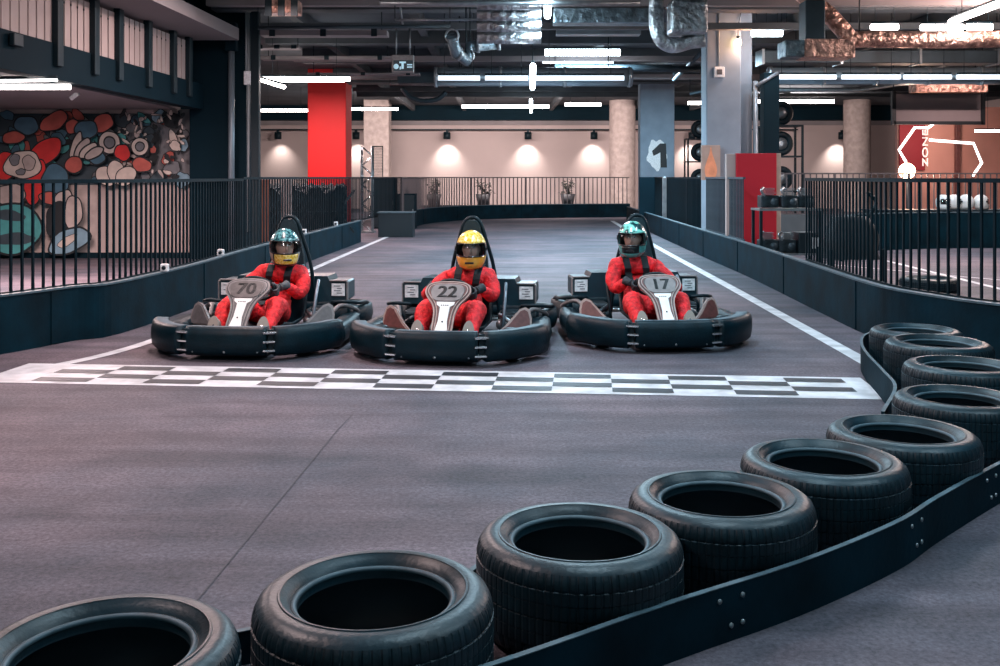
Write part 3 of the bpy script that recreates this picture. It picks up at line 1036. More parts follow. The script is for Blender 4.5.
def cell(u0, u1, v0, v1, mi, z):
    c = [O0 + U * u0 + V * v0, O0 + U * u1 + V * v0, O0 + U * u1 + V * v1, O0 + U * u0 + V * v1]
    mk.add([(p_.x, p_.y, z) for p_ in c], [[0, 1, 2, 3]], mi)


cell(-0.25, 6.03, 0.0, 0.71, 0, 0.003)
CW, RH = 0.41, 0.15
for row in range(4):
    v1 = 0.71 - 0.055 - row * RH
    for i in range(9):
        u0 = 0.55 - (row % 2) * CW + i * 2 * CW
        u1 = min(u0 + CW, 5.98)
        if u1 > u0 and u0 < 5.8:
            cell(u0, u1, v1 - RH + 0.008, v1 - 0.008, 1, 0.006)
struct(mk.build('floor_marking', ['white_line', 'black_check']))
mk = MB()
strip([(-0.90, 6.1), (-0.93, 5.73), (-0.99, 4.42), (-1.06, 2.9), (-1.1, 2.0)], 0.006, 0.003)
strip([(1.8, 1.2), (2.05, 3.3), (2.7, 4.2), (4.2, 4.9)], 0.006, 0.003)
struct(mk.build('floor_seam', ['seam']))


def column(x, y, w, d, m, z0=0.0, z1=CEIL, bev=0.02):
    return struct(MB().box((x, y, (z0 + z1) / 2), (w, d, z1 - z0), bev=bev).build('column', m))


column(-5.2, 30.6, 1.15, 1.15, 'col_red')
column(4.78, 30.62, 1.04, 0.5, 'col_grey')
# big grey column with a deeper wing
g = MB()
g.box((4.25, 19.25, CEIL / 2), (0.66, 0.5, CEIL), bev=0.02)
g.box((4.56, 19.75, CEIL / 2), (0.72, 0.5, CEIL), bev=0.02)
struct(g.build('column', 'col_grey'))
column(-5.2, 42.5, 1.05, 1.05, 'col_beige')
for x, y in ((5.2, 42.5), (15.1, 42.3)):
    struct(MB().lathe([(0.55, 0), (0.55, CEIL)], 40, Matrix.Translation((x, y, 0))).build('column', 'col_beige'))

# ceiling beams across the hall
for (y, h, d, m) in ((13.2, 0.45, 0.5, 'beam'), (17.5, 0.35, 0.4, 'beam'), (21.5, 0.4, 0.4, 'beam'), (25.5, 0.35, 0.4, 'beam'), (30.3, 0.42, 0.8, 'beam'), (35, 0.35, 0.4, 'beam')):
    struct(MB().box((7.5, y, CEIL - h / 2), (25, d, h)).build('beam', m))

# smaller joists and long runners under the ceiling
for (y, z, h, m) in ((15.2, 4.38, 0.14, 'beam'), (16.4, 4.30, 0.10, 'beam_pink'), (18.6, 4.25, 0.12, 'beam'), (19.6, 4.40, 0.10, 'beam_pink'), (23.3, 4.2, 0.12, 'beam_pink'),
                     (24.4, 4.35, 0.1, 'beam'), (28.0, 4.25, 0.14, 'beam_pink'), (29.2, 4.35, 0.12, 'beam'), (32.6, 4.3, 0.12, 'beam'), (33.6, 4.2, 0.12, 'beam')):
    struct(MB().box((7.4, y, z), (24.4, 0.16, h)).build('beam', m))
for x in (-3.9, -1.6, 2.3, 5.9, 8.6, 12.0):
    struct(MB().box((x, 29, 4.56), (0.16, 32, 0.24)).build('beam', 'beam'))
struct(MB().box((-10.2, 17.86, 2.62), (8.9, 0.06, 0.07)).build('trim_4', 'panel_pink'))

# left building: mural room under a gallery
struct(MB().box((-10.2, 18.0, 1.33), (9.4, 0.2, 2.66)).build('wall_mural', 'panel_pink'))
struct(MB().box((-10.2, 14.0, 2.72), (8.9, 8.0, 0.12)).build('ceiling_gallery', 'soffit'))
X0, X1 = -5.55, -5.28


def gal_x(y):
    return -5.46 + (y - 10.9) * 0.036


# fascia of the gallery
b = MB()
ys = (6.5, 17.6)
b.sweep([(0, 2.64), (0.22, 2.64), (0.22, 3.08), (0, 3.08)], [(gal_x(ys[0]), ys[0]), (gal_x(ys[1]), ys[1])])
struct(b.build('beam_gallery', 'wall_dark'))
# slab over the gallery
b = MB()
b.sweep([(-0.75, 3.80), (3.5, 3.80), (3.5, 4.0), (-0.75, 4.0)], [(gal_x(6), 6), (gal_x(17.2), 17.2)])
struct(b.build('slab_gallery', 'soffit'))
b = MB()
b.sweep([(0.75, 3.0), (0.85, 3.0), (0.85, 3.85), (0.75, 3.85)], [(gal_x(6), 6), (gal_x(17.2), 17.2)])
struct(b.build('wall_gallery', 'panel_pink'))
struct(MB().box((-10.2, 14.0, CEIL - 0.25), (9.5, 8, 0.5)).build('trim_3', 'wall_dark'))
# dark wall block at the end of the gallery
struct(MB().box((-4.98, 18.1, CEIL / 2), (1.0, 0.9, CEIL)).build('wall_end', 'wall_dark'))
struct(MB().box((-7.9, 17.45, 3.9), (5.0, 0.35, 1.5)).build('wall_upper', 'wall_dark'))
struct(MB().box((-9.6, 17.88, 0.05), (8.2, 0.03, 0.10)).build('baseboard_mural', 'wall_dark'))

# cladding panels between dark posts along the gallery
bays = [(0, 53, 57), (60, 90, 92), (97, 115, 115), (121, 144, 145), (150, 169, 170), (175, 185, 186)]
posts = [(56.5, 57), (93.5, 92), (118, 115), (147.5, 146), (172.5, 171), (188, 187)]


def y_at(px):
    # depth where the gallery face line is seen at column px
    t = (px - 500) / F
    return (-5.46 - 10.9 * 0.036) / (t - 0.036)


pl = empty('gallery_balustrade', (gal_x(12), 12, 3.08))
tag(pl, 'pale slatted balustrade with dark posts along the gallery over the mural', 'balustrade')
inv = Matrix.Translation((-gal_x(12), -12, -3.08))


def on_gal(y, off=0.0, z=0.0):
    return Vector((gal_x(y) - gal_x(12) - off, y - 12, z))


cuts = [7.0] + [y_at(x) for x, _ in posts]
for i in range(len(cuts) - 1):
    ya, yb = cuts[i], cuts[i + 1]
    m_ = MB()
    n = max(3, int((yb - ya) / 0.20))
    for q in range(n):
        y0 = ya + 0.06 + (yb - ya - 0.12) * q / n
        y1 = y0 + (yb - ya - 0.12) / n - 0.02
        a, c = on_gal(y0), on_gal(y1)
        m_.box(((a.x + c.x) / 2 - 0.03, (a.y + c.y) / 2, 0.33), (0.03, y1 - y0, 0.66), mi=0)
        m_.lathe([(0.018, 0), (0.018, 0.006), (0, 0.006)], 10, Matrix.Translation((c.x - 0.012, c.y, 0.54)) @ Matrix.Rotation(PI / 2, 4, 'Y'), 1)
    m_.build('slat_panel', ['panel_pink', 'ink'], pl)
    a = on_gal(yb)
    MB().box((a.x + 0.01, a.y, 0.22), (0.09, 0.16, 1.0), bev=0.008).build('post', 'steel_dark', pl)
a = on_gal(y_at(12))
MB().box((a.x + 0.05, a.y, -0.10), (0.06, 0.22, 0.14), bev=0.01).build('bracket', 'steel_dark', pl)

# ------------------------------------------------------------------ mural of loose shapes
mu = MB()
MCOL = {'base': (58, 72, 80), 'black': (28, 32, 36), 'red': (196, 44, 44), 'red2': (176, 86, 76), 'cream': (196, 180, 170), 'teal': (74, 150, 150),
        'blue': (64, 98, 116), 'slate': (112, 112, 116), 'pale': (176, 160, 154), 'sky': (120, 150, 166)}
MK = list(MCOL)
for k_ in MK:
    M['mural_' + k_] = mat('mural_' + k_ + '_paint', MCOL[k_], 0.75, noise=(5, 0.2))
lay = [0]


def mp(px, py):
    return ((px - 500) * 0.0179, CH - (py - HZ) * 0.0179)


def blob(px, py, rx, ry, col, rot=0, wob=0.08, outline=1.3, n=28, seed=None):
    rnd = random.Random(seed if seed is not None else int(px * 31 + py * 7))
    ph = [rnd.uniform(0, 6.28) for _ in range(3)]

    def ring(e):
        out = []
        for i in range(n):
            t = 2 * PI * i / n
            k = 1 + wob * (math.sin(2 * t + ph[0]) + 0.6 * math.sin(3 * t + ph[1]) + 0.5 * math.sin(5 * t + ph[2]))
            x, y = (rx * k + e) * math.cos(t), (ry * k + e) * math.sin(t)
            out.append(mp(px + x * math.cos(rot) - y * math.sin(rot), py + x * math.sin(rot) + y * math.cos(rot)))
        return out
    for e, c in (((outline, 'black'), (0, col)) if outline else ((0, col),)):
        lay[0] += 1
        vs = [(x, -0.0006 * lay[0], z) for x, z in ring(e)]
        mu.add(vs, [list(range(n))], MK.index(c))


x0, z0 = mp(-30, 258)
x1, z1 = mp(190, 110)
mu.box(((x0 + x1) / 2, 0.006, (mp(0, 185)[1] + z1) / 2), (x1 - x0, 0.012, z1 - mp(0, 185)[1]), mi=MK.index('base'))
x2 = mp(97, 0)[0]
mu.box(((x0 + x2) / 2, 0.006, (mp(0, 185)[1] + z0) / 2), (x2 - x0, 0.012, mp(0, 185)[1] - z0), mi=MK.index('pale'))
x3 = mp(118, 0)[0]
mu.box(((x3 + x1) / 2, 0.004, (mp(0, 185)[1] + z1) / 2), (x1 - x3, 0.014, z1 - mp(0, 185)[1]), mi=MK.index('slate'))
rnd = random.Random(3)
for i in range(120):
    px, py = rnd.uniform(-24, 186), rnd.uniform(114, 180)
    c = rnd.choice(['blue', 'slate', 'red2', 'sky', 'black', 'base', 'slate', 'teal', 'cream'] if px > 120 else ['blue', 'blue', 'red2', 'slate', 'black', 'base', 'teal'])
    blob(px, py, rnd.uniform(2.5, 9), rnd.uniform(2.5, 7), c, rnd.uniform(0, 3), 0.15, 0.8, 18)
for i in range(70):
    blob(rnd.uniform(120, 187), rnd.uniform(113, 178), rnd.uniform(1.2, 5), rnd.uniform(0.8, 2.2), rnd.choice(['cream', 'pale', 'black']), rnd.uniform(0, 3), 0.2, 0.5, 12)
# larger figures, all abstract
blob(60, 122, 14, 8, 'red2', -0.4)
blob(78, 127, 6, 7, 'red2')
blob(20, 138, 10, 6, 'red2')
blob(108, 124, 11, 8, 'red2', -0.3)
blob(33, 126, 11, 9, 'blue')
blob(92, 130, 10, 9, 'blue')
blob(102, 157, 8, 7, 'blue')
for (px, py, r0) in ((115, 143, 10), (145, 147, 8)):
    blob(px, py, r0, r0 * 1.05, 'cream', 0, 0.02, 1.0, 32)
    blob(px, py, r0 * 0.62, r0 * 0.66, 'black', 0, 0.02, 0, 28)
    blob(px, py, r0 * 0.48, r0 * 0.5, 'slate', 0, 0.02, 0, 28)
for q in range(4):
    blob(82 + q * 6, 146 + q * 2.5, 4.0, 13 - q * 1.2, 'cream' if q % 2 == 0 else 'pale', 0.35 + 0.25 * q, 0.05, 1.6)
blob(80, 165, 8, 8, 'red2', 0, 0.04)
blob(128, 153, 7, 8, 'red')
blob(147, 165, 10, 6, 'red2', 0.2)
blob(14, 166, 11, 14, 'red', 0.6)
blob(52, 152, 17, 11, 'red', -0.6, 0.05)
blob(42, 182, 10, 22, 'red', 0.25, 0.05)
blob(30, 165, 17, 14, 'cream', -0.3, 0.08)
blob(22, 160, 5, 5, 'slate', 0, 0.1, 0.8)
blob(36, 163, 6, 7, 'pale', 0.3, 0.1, 0.8)
blob(28, 172, 4, 3, 'slate', 0, 0.1, 0.8)
blob(18, 195, 14, 11, 'pale', 0.2)
blob(62, 180, 14, 14, 'blue', 0.3)
blob(57, 198, 10, 6, 'red2', 0.1)
blob(70, 205, 9, 16, 'pale', 0.2)
blob(20, 228, 28, 24, 'teal', 0.1, 0.04, 2.2)
blob(18, 215, 16, 5, 'base', 0.1, 0.1, 0)
blob(22, 238, 20, 6, 'base', -0.1, 0.1, 0)
blob(-14, 225, 12, 20, 'slate')
blob(64, 218, 12, 17, 'black', 0.2, 0.08, 0)
blob(80, 212, 9, 15, 'pale', 0.1, 0.08)
blob(76, 240, 20, 11, 'sky', -0.5, 0.08, 2)
blob(74, 240, 10, 4, 'cream', -0.5, 0.1, 0.6)
for q in (-0.7, 0, 0.7):
    blob(122 + 14 * q, 178 - 6 * (1 - abs(q)), 8, 11, 'cream', q * 1.1, 0.04, 1.0)
o = mu.build('wall_mural_painting', ['mural_' + k_ for k_ in MK])
o.location = (0, 17.885, 0)
tag(o, 'colourful painted mural of rings and rounded blobs on the wall behind the left fence', 'mural')

# ------------------------------------------------------------------ barriers, fences
RB = smooth_path([(4.15, 32.7), (3.87, 24.2), (3.70, 18.5), (3.60, 14.4), (3.44, 11.0), (3.37, 8.99), (3.55, 8.13), (3.80, 7.60), (4.26, 7.1), (5.0, 6.6)], 8)
LB = smooth_path([(-5.9, 6.7), (-5.1, 7.2), (-4.5, 7.75), (-4.08, 8.17), (-3.78, 8.83), (-3.52, 9.25), (-3.38, 11.2), (-3.38, 13.5), (-3.25, 18), (-3.1, 22.3)], 8)
FB = smooth_path([(-2.62, 27.6), (-2.5, 29.0), (-2.1, 31.6), (-1.0, 33.8), (0.4, 34.8), (2.4, 35.6), (4.7, 36.1)], 8)
BH = 0.47


def barrier(name, path, side, label, bolts=True):
    """side: +1 if the track lies to the left of travel"""
    root = empty(name, (path[0].x, path[0].y, 0))
    tag(root, label, 'barrier', 'track barriers')
    lp = [p_ - path[0] for p_ in path]
    pf = [(0, 0.0), (0.0, BH), (-0.055, BH), (-0.055, 0.0)] if side > 0 else [(0, 0), (0.055, 0), (0.055, BH), (0, BH)]
    MB().sweep(pf, lp, smooth=False).build('barrier_wall', 'barrier', root)
    rp = [(0.008, BH), (0.008, BH + 0.016), (-0.065, BH + 0.016), (-0.065, BH)] if side > 0 else [(-0.008, BH), (0.065, BH), (0.065, BH + 0.016), (-0.008, BH + 0.016)]
    MB().sweep(rp, lp).build('barrier_top_edge', 'barrier_edge', root)
    j = 0
    for q, an in resample(lp, 2.9):
        n = Vector((-math.sin(an), math.cos(an), 0)) * side
        c = q + n * 0.004
        MB().box((c.x, c.y, BH / 2), (0.10, 0.012, BH * 0.96), an).build('joint_strip', 'barrier', root)
        if j > 46:
            break
        j += 1
    return root


barrier('track_barrier', RB, -1, 'long black barrier wall beside the white edge line, curving away behind the tyre row')
barrier('track_barrier', LB, -1, 'long black barrier wall below the mural fence, curving out of frame')
barrier('track_barrier', FB, -1, 'low black barrier curving across the far end of the track under the planters')


def fence(path, off, z0, z1, step, label, mt, bar=0.011, post_every=None, name='railing_fence', lower=None):
    pts = []
    n = len(path)
    for i, p_ in enumerate(path):
        a, c = path[max(i - 1, 0)], path[min(i + 1, n - 1)]
        t = (c - a).normalized()
        pts.append(p_ + Vector((-t.y, t.x, 0)) * off)
    root = empty(name, (pts[0].x, pts[0].y, z0))
    tag(root, label, 'fence', 'railing fences around the track')
    lp = [q - pts[0] for q in pts]
    H = z1 - z0
    MB().sweep([(-0.02, H - 0.035), (0.02, H - 0.035), (0.02, H), (-0.02, H)], lp).build('top_rail', mt, root)
    MB().sweep([(-0.012, 0.0), (0.012, 0.0), (0.012, 0.025), (-0.012, 0.025)], lp).build('bottom_rail', mt, root)
    rs = resample(lp, step)
    base = MB().box((0, 0, H / 2), (bar * 2, bar * 2, H - 0.03)).build('bar', mt, root)
    post = None
    for i, (q, an) in enumerate(rs):
        if post_every and i % post_every == 0:
            if post is None:
                post = MB().box((0, 0, H / 2), (0.05, 0.05, H)).build('post', mt, root)
                o_ = post
            else:
                o_ = post.copy(); COL.objects.link(o_); o_.parent = root
        elif base is not None and not base.get('used'):
            o_ = base; base['used'] = 1
        else:
            o_ = base.copy(); COL.objects.link(o_); o_.parent = root
        o_.location = q
        o_.rotation_euler = (0, 0, an)
    for o_ in root.children:
        if 'used' in o_:
            del o_['used']
    return root


def part_path(path, y0, y1):
    return [p_ for p_ in path if y0 <= p_.y <= y1]


LBn = [p_ for p_ in LB if p_.y <= 13.6]
LBf = [p_ for p_ in LB if p_.y >= 13.5] + [Vector((-2.85, 25.5, 0)), Vector((-2.62, 27.6, 0))]
fence(LBn, 0.10, BH, 1.43, 0.112, 'dark railing fence in front of the mural', 'steel_fence', 0.0095)
fence(LBf, 0.10, BH, 1.45, 0.16, 'dark railing fence in front of the red column', 'steel_fence', 0.010)
fence(FB, 0.10, BH, 1.45, 0.16, 'pinkish grey railing fence behind the three planters at the far end', 'fence_far', 0.014, 14)
RBn = [p_ for p_ in RB if p_.y <= 11.75]
fence(RBn, 0.12, BH, 1.44, 0.112, 'dark railing fence above the barrier behind the tyre row', 'steel_fence', 0.009)
fence(part_path(RB, 14.95, 19), 0.12, BH, 1.45, 0.11, 'dense grey railing fence in front of the big grey column', 'steel_mid', 0.009)
fence(part_path(RB, 19.5, 29), 0.30, 0.0, 1.45, 0.16, 'dark railing fence near the column with the digit 1', 'steel_fence', 0.012, 20)
tag(MB().box((4.35, 27.6, 0.74), (1.02, 0.08, 1.42), bev=0.01).build('screen_panel', 'wall_dark'), 'plain dark screen panel below the column with the digit 1', 'panel')
tag(MB().box((3.98, 24.2, 0.74), (0.10, 0.06, 1.42), bev=0.01).build('fence_post', 'steel'), 'pale grey post at the end of the dark screen panel', 'post')
tag(MB().box((3.95, 17.2, 0.66), (0.16, 0.04, 0.62), bev=0.01).build('notice_board', 'panel_pink'), 'pale board behind the dense grey fence', 'board')


# ------------------------------------------------------------------ tyres of the kerb row
def tyre_mesh(Ro=0.33, W=0.28, rin=0.212, seg=168, seed=0):
    rnd = random.Random(seed)
    h = W / 2
    prof = [(rin + 0.004, -h + 0.055), (rin + 0.006, -h + 0.034), (rin + 0.016, -h + 0.026), (rin + 0.020, -h + 0.028), (rin + 0.032, -h + 0.010), (rin + 0.046, -h + 0.003), (rin + 0.048, -h - 0.001), (rin + 0.053, -h - 0.001), (rin + 0.055, -h + 0.002), (Ro - 0.052, -h + 0.001), (Ro - 0.034, -h + 0.007),
            (Ro - 0.014, -h + 0.022), (Ro - 0.005, -h + 0.040), (Ro - 0.001, -h + 0.060)]
    band = len(prof)
    tr = []
    for z0, z1 in ((-0.54, -0.30), (-0.28, -0.02), (0.02, 0.28), (0.30, 0.54)):
        tr += [(Ro - 0.005, z0 * h - 0.002), (Ro, z0 * h), (Ro, z1 * h), (Ro - 0.005, z1 * h + 0.002)]
    # shoulder blocks end where the tread starts
    up = [(r, -z) for r, z in prof[::-1]]
    full = prof + tr + up
    inner = [(rin + 0.004, h - 0.06), (Ro - 0.06, h - 0.07), (Ro - 0.035, h - 0.10), (Ro - 0.03, 0), (Ro - 0.035, -h + 0.10), (Ro - 0.06, -h + 0.07), (rin + 0.004, -h + 0.06)]
    n1 = len(full)
    full = full + inner
    sh = set([band - 2, band - 1, n1 - band, n1 - band + 1])

    def mod(i, k, r):
        if i in sh and k % 3 == 0:
            return r - 0.005
        return r
    mi = []
    for i in range(len(full)):
        if i >= n1 - 1:
            mi.append(2)
        elif i < band - 3 or i >= n1 - band + 2:
            mi.append(1)
        else:
            mi.append(0)
    g = MB()
    g.lathe(full, seg, None, mi, closed=True, smooth=False, mod=mod)
    return g


def put_tyre(x, y, z, label, src=None, Ro=0.333, W=0.305, rz=0.0, tilt=(0, 0), group='used tyres laid along the inner kerb', seed=0):
    if src is None:
        o = tyre_mesh(Ro, W, Ro * 0.625, seed=seed).build('car_tyre', ['tread', 'tyre_side', 'tyre_liner'])
        e = o.modifiers.new('edge', 'EDGE_SPLIT')
        e.split_angle = R(40)
        for p_ in o.data.polygons:
            p_.use_smooth = True
        bead = MB().lathe([(Ro * 0.625 + 0.002, W / 2 - 0.036), (Ro * 0.625 + 0.009, W / 2 - 0.026), (Ro * 0.625 + 0.017, W / 2 - 0.027), (Ro * 0.625 + 0.010, W / 2 - 0.040)], 72, None, 0, closed=True).build('bead_ring', 'barrier_edge', o)
    else:
        o = src.copy()
        COL.objects.link(o)
        for ch in src.children:
            c = ch.copy()
            COL.objects.link(c)
            c.parent = o
    o.location = (x, y, z)
    o.rotation_euler = (tilt[0], tilt[1], rz)
    tag(o, label, 'tyre', group)
    return o


TY = [(-0.98, 2.46, 'black tyre first in the curving row, cut off by the lower left corner'),
      (-0.35, 2.78, 'large black tyre second in the curving row, cut off by the bottom edge'),
      (0.256, 3.23, 'large black tyre third in the curving row, between the second and fourth'),
      (0.80, 3.62, 'black tyre fourth in the curving row, counted from the lower left corner'),
      (1.323, 4.09, 'black tyre fifth in the curving row, counted from the lower left corner'),
      (1.825, 4.535, 'black tyre with scuffed rim, sixth in the curving row from the lower left corner'),
      (2.407, 5.232, 'black tyre cut off by the right edge, seventh in the curving row'),
      (2.80, 6.03, 'black tyre third from the far barrier end of the row, beside the chequered line'),
      (3.01, 6.87, 'black tyre second from the far barrier end of the row'),
      (3.14, 7.55, 'small looking black tyre last in the row, against the far barrier')]
proto = None
for i, (x, y, lb) in enumerate(TY):
    o = put_tyre(x, y, 0.156, lb, proto, rz=i * 0.7, tilt=(random.uniform(-0.008, 0.008), random.uniform(-0.008, 0.008)))
    proto = proto or o
    if i in (7, 8):
        o.scale = (1.06, 1.06, 1.06)
        o.location.z = 0.165
put_tyre(5.45, 12.7, 0.09, 'lone tyre lying flat behind the railing fence', None, 0.36, 0.17, group='loose tyres')


def kerb(name, path, label, hh=0.175, bolts=()):
    root = empty(name, (path[0].x, path[0].y, 0))
    tag(root, label, 'kerb strip', 'low kerb strips enclosing the tyre row')
    lp = [p_ - path[0] for p_ in path]
    MB().sweep([(0, 0.0), (0, hh), (0.016, hh), (0.016, 0.0)], lp, smooth=False).build('strip', 'barrier', root)
    MB().sweep([(-0.002, hh), (0.018, hh), (0.018, hh + 0.003), (-0.002, hh + 0.003)], lp).build('worn_edge', 'barrier_edge', root)
    for q, an in bolts:
        n = Vector((math.sin(an), -math.cos(an), 0))
        for (dx, z) in ((-0.05, 0.135), (0.0, 0.05), (0.05, 0.135), (0.05, 0.05)):
            c = q + Vector((math.cos(an), math.sin(an), 0)) * dx
            X = Matrix.Translation((c.x, c.y, z)) @ Matrix.Rotation(an, 4, 'Z') @ Matrix.Rotation(PI / 2, 4, 'X')
            MB().lathe([(0.0085, 0), (0.0085, 0.004), (0, 0.006)], 10, X).build('bolt', 'steel', root)
    return root


KF = smooth_path([(-1.9, 1.7), (-1.0, 2.04), (-0.5, 2.3), (0.0, 2.62), (0.51, 2.985), (1.0, 3.31), (1.46, 3.68), (1.75, 3.98), (2.22, 4.44), (2.75, 4.92), (3.2, 5.6), (3.5, 6.4), (3.75, 7.3)], 8)
lp = [p_ - KF[0] for p_ in KF]
bl = [(q, an) for q, an in resample(lp, 0.05) if any(abs((q + KF[0]).x - bx) < 0.026 for bx in (0.74, 1.60, 2.15))]
keep = []
for q, an in bl:
    if not keep or (q - keep[-1][0]).length > 0.3:
        keep.append((q, an))
kerb('kerb_strip', KF, 'low black kerb strip in front of the tyre row, with silver bolts', bolts=keep)
KB = smooth_path([(-2.1, 2.35), (-1.4, 2.66), (-0.66, 3.02), (-0.20, 3.26), (0.0, 3.56), (0.52, 3.94), (1.08, 4.40), (1.58, 4.84), (2.06, 5.34)], 8)
kerb('kerb_strip', KB, 'low black kerb strip on the track side of the larger tyres', hh=0.10)
KE = smooth_path([(2.06, 5.36), (2.38, 6.0), (2.50, 6.5), (2.62, 7.1), (2.74, 7.55), (2.92, 7.98), (3.2, 8.3)], 8)
kerb('kerb_strip', KE, 'black kerb strip meeting the end of the chequered line', hh=0.19)

# ------------------------------------------------------------------ far left: box, cabinet, truss tower, rack, panels
g = MB()
g.box((0, 0, 0.29), (0.84, 0.6, 0.58), bev=0.01)
o = g.build('barrier_block', 'seat', None, (-2.52, 24.4, 0))
tag(o, 'black block at the end of the left barrier', 'block')
MB().box((0, 0, 0.59), (0.9, 0.66, 0.03), bev=0.008).build('top_plate', 'barrier_edge', o)
for x, w, h, lb in ((-3.25, 0.62, 1.45, 'tall dark cabinet behind the end of the left fence'), (-2.62, 0.5, 0.98, 'short dark cabinet behind the black block')):
    o = empty('cabinet', (x, 28.3, 0))
    tag(o, lb, 'cabinet')
    MB().box((0, 0, h / 2), (w, 0.5, h), bev=0.012).build('body', 'wall_dark', o)
    d = MB().box((0, -0.258, h / 2), (w - 0.06, 0.02, h - 0.08), bev=0.006).build('door', 'seat', o)
    MB().tube([(w / 2 - 0.07, -0.28, h / 2 - 0.06), (w / 2 - 0.07, -0.28, h / 2 + 0.06)], 0.008).build('handle', 'steel', d)
# lattice truss tower
t = empty('truss_tower', (-3.48, 26.2, 0))
tag(t, 'slim lattice truss tower with mesh panel at the end of the left fence', 'truss')
HT = 2.25
for sx in (-0.14, 0.14):
    for sy in (-0.14, 0.14):
        MB().tube([(sx, sy, 0), (sx, sy, HT)], 0.022, 8).build('chord', 'steel', t)
g = MB()
for i in range(9):
    z = i * HT / 9
    z2 = z + HT / 9
    f_ = 1 if i % 2 else -1
    for (a, c) in (((-0.14 * f_, -0.14), (0.14 * f_, -0.14)), ((-0.14 * f_, 0.14), (0.14 * f_, 0.14)), ((-0.14, -0.14 * f_), (-0.14, 0.14 * f_)), ((0.14, -0.14 * f_), (0.14, 0.14 * f_))):
        g.tube([(*a, z), (*c, z2)], 0.012, 6)
g.build('lattice', 'chrome', t)
MB().box((0, 0, 0.02), (0.42, 0.42, 0.04), bev=0.006).build('base_plate', 'steel', t)
g = MB()
for i in range(9):
    g.box((0.16 + i * 0.03, -0.1, 1.82), (0.006, 0.006, 0.86))
for i in range(22):
    g.box((0.28, -0.1, 1.40 + i * 0.04), (0.26, 0.006, 0.006))
g.box((0.28, -0.1, 2.25), (0.28, 0.02, 0.02)); g.box((0.42, -0.1, 1.82), (0.02, 0.02, 0.88)); g.box((0.16, -0.1, 1.82), (0.02, 0.02, 0.88))
g.build('mesh_panel', 'steel_dark', t)
# storage rack draped with dark tarpaulin and netting
r_ = empty('storage_rack', (-4.12, 21.0, 0))
tag(r_, 'dark storage rack with sloping slats behind the left fence below the red column', 'rack')
MB().box((0, 0.42, 0.62), (1.66, 0.03, 1.2)).build('back_panel', 'tarp', r_)
for x in (-0.8, 0.0, 0.8):
    MB().box((x, 0, 0.62), (0.06, 0.06, 1.24)).build('upright', 'steel_dark', r_)
for z in (0.2, 0.7, 1.2):
    MB().box((0, 0.2, z), (1.66, 0.42, 0.04)).build('shelf', 'steel_dark', r_)
g = MB()
for i in range(10):
    x = -0.72 + i * 0.16
    g.box((x, -0.06, 0.72), (0.05, 0.02, 1.15), Matrix.Rotation(R(38), 3, 'Y'))
    if i % 2:
        g.box((x, -0.03, 0.72), (0.04, 0.02, 1.1), Matrix.Rotation(R(-38), 3, 'Y'))
g.build('slats', 'tarp', r_)
g = MB()
vs, fs = [], []
for i in range(25):
    for j in range(8):
        x = -0.85 + 1.7 * i / 24
        vs.append((x, -0.1 + 0.5 * j / 7 + 0.03 * math.sin(i * 1.7), 1.24 + 0.07 * math.sin(i * 0.9 + j) + 0.04 * math.sin(i * 2.3) - (0.06 if j in (0, 7) else 0)))
for i in range(24):
    for j in range(7):
        a = i * 8 + j
        fs.append([a, a + 8, a + 9, a + 1])
g.add(vs, fs, 0, True)
g.build('tarpaulin', 'tarp', r_)
o = MB().box((-4.62, 19.4, 0.70), (0.30, 0.05, 1.40), bev=0.008).build('door_panel', 'orange_panel')
tag(o, 'orange-brown upright board behind the left fence beside the dark wall end', 'board')
o = MB().box((-4.18, 19.6, 0.70), (0.20, 0.05, 1.40), bev=0.008).build('door_panel', 'panel_pink')
tag(o, 'pale upright board behind the left fence next to the orange-brown one', 'board')
# small white boxes on the left barrier top
for px, py, y, lb in ((158, 269, 10.0, 'lower'), (221, 255, 12.1, 'middle'), (313, 221, 17.5, 'upper')):
    pass
cams = [(-3.42, 10.2, 'small white lamp box on the left barrier, nearest the mural edge'),
        (-3.42, 12.25, 'small white lamp box on the left barrier, in front of the dark wall end'),
        (-3.33, 17.0, 'small white lamp box on the left barrier, behind the teal helmet'),
        (-3.25, 19.8, 'small white lamp box on the left barrier, below the red column')]
src = None
for x, y, lb in cams:
    if src is None:
        c = empty('lamp_box')
        MB().box((0, 0, 0.04), (0.08, 0.06, 0.08), bev=0.012).build('housing', 'label_white', c)
        MB().lathe([(0.022, 0), (0.02, 0.01), (0, 0.01)], 14, Matrix.Translation((0, -0.03, 0.04)) @ Matrix.Rotation(PI / 2, 4, 'X')).build('lens', 'steel_dark', c)
        src = c
    else:
        c = src.copy(); COL.objects.link(c)
        for ch in src.children:
            d = ch.copy(); COL.objects.link(d); d.parent = c
    c.location = (x, y, BH + 0.016)
    tag(c, lb, 'lamp', 'small lamp boxes on the left barrier')

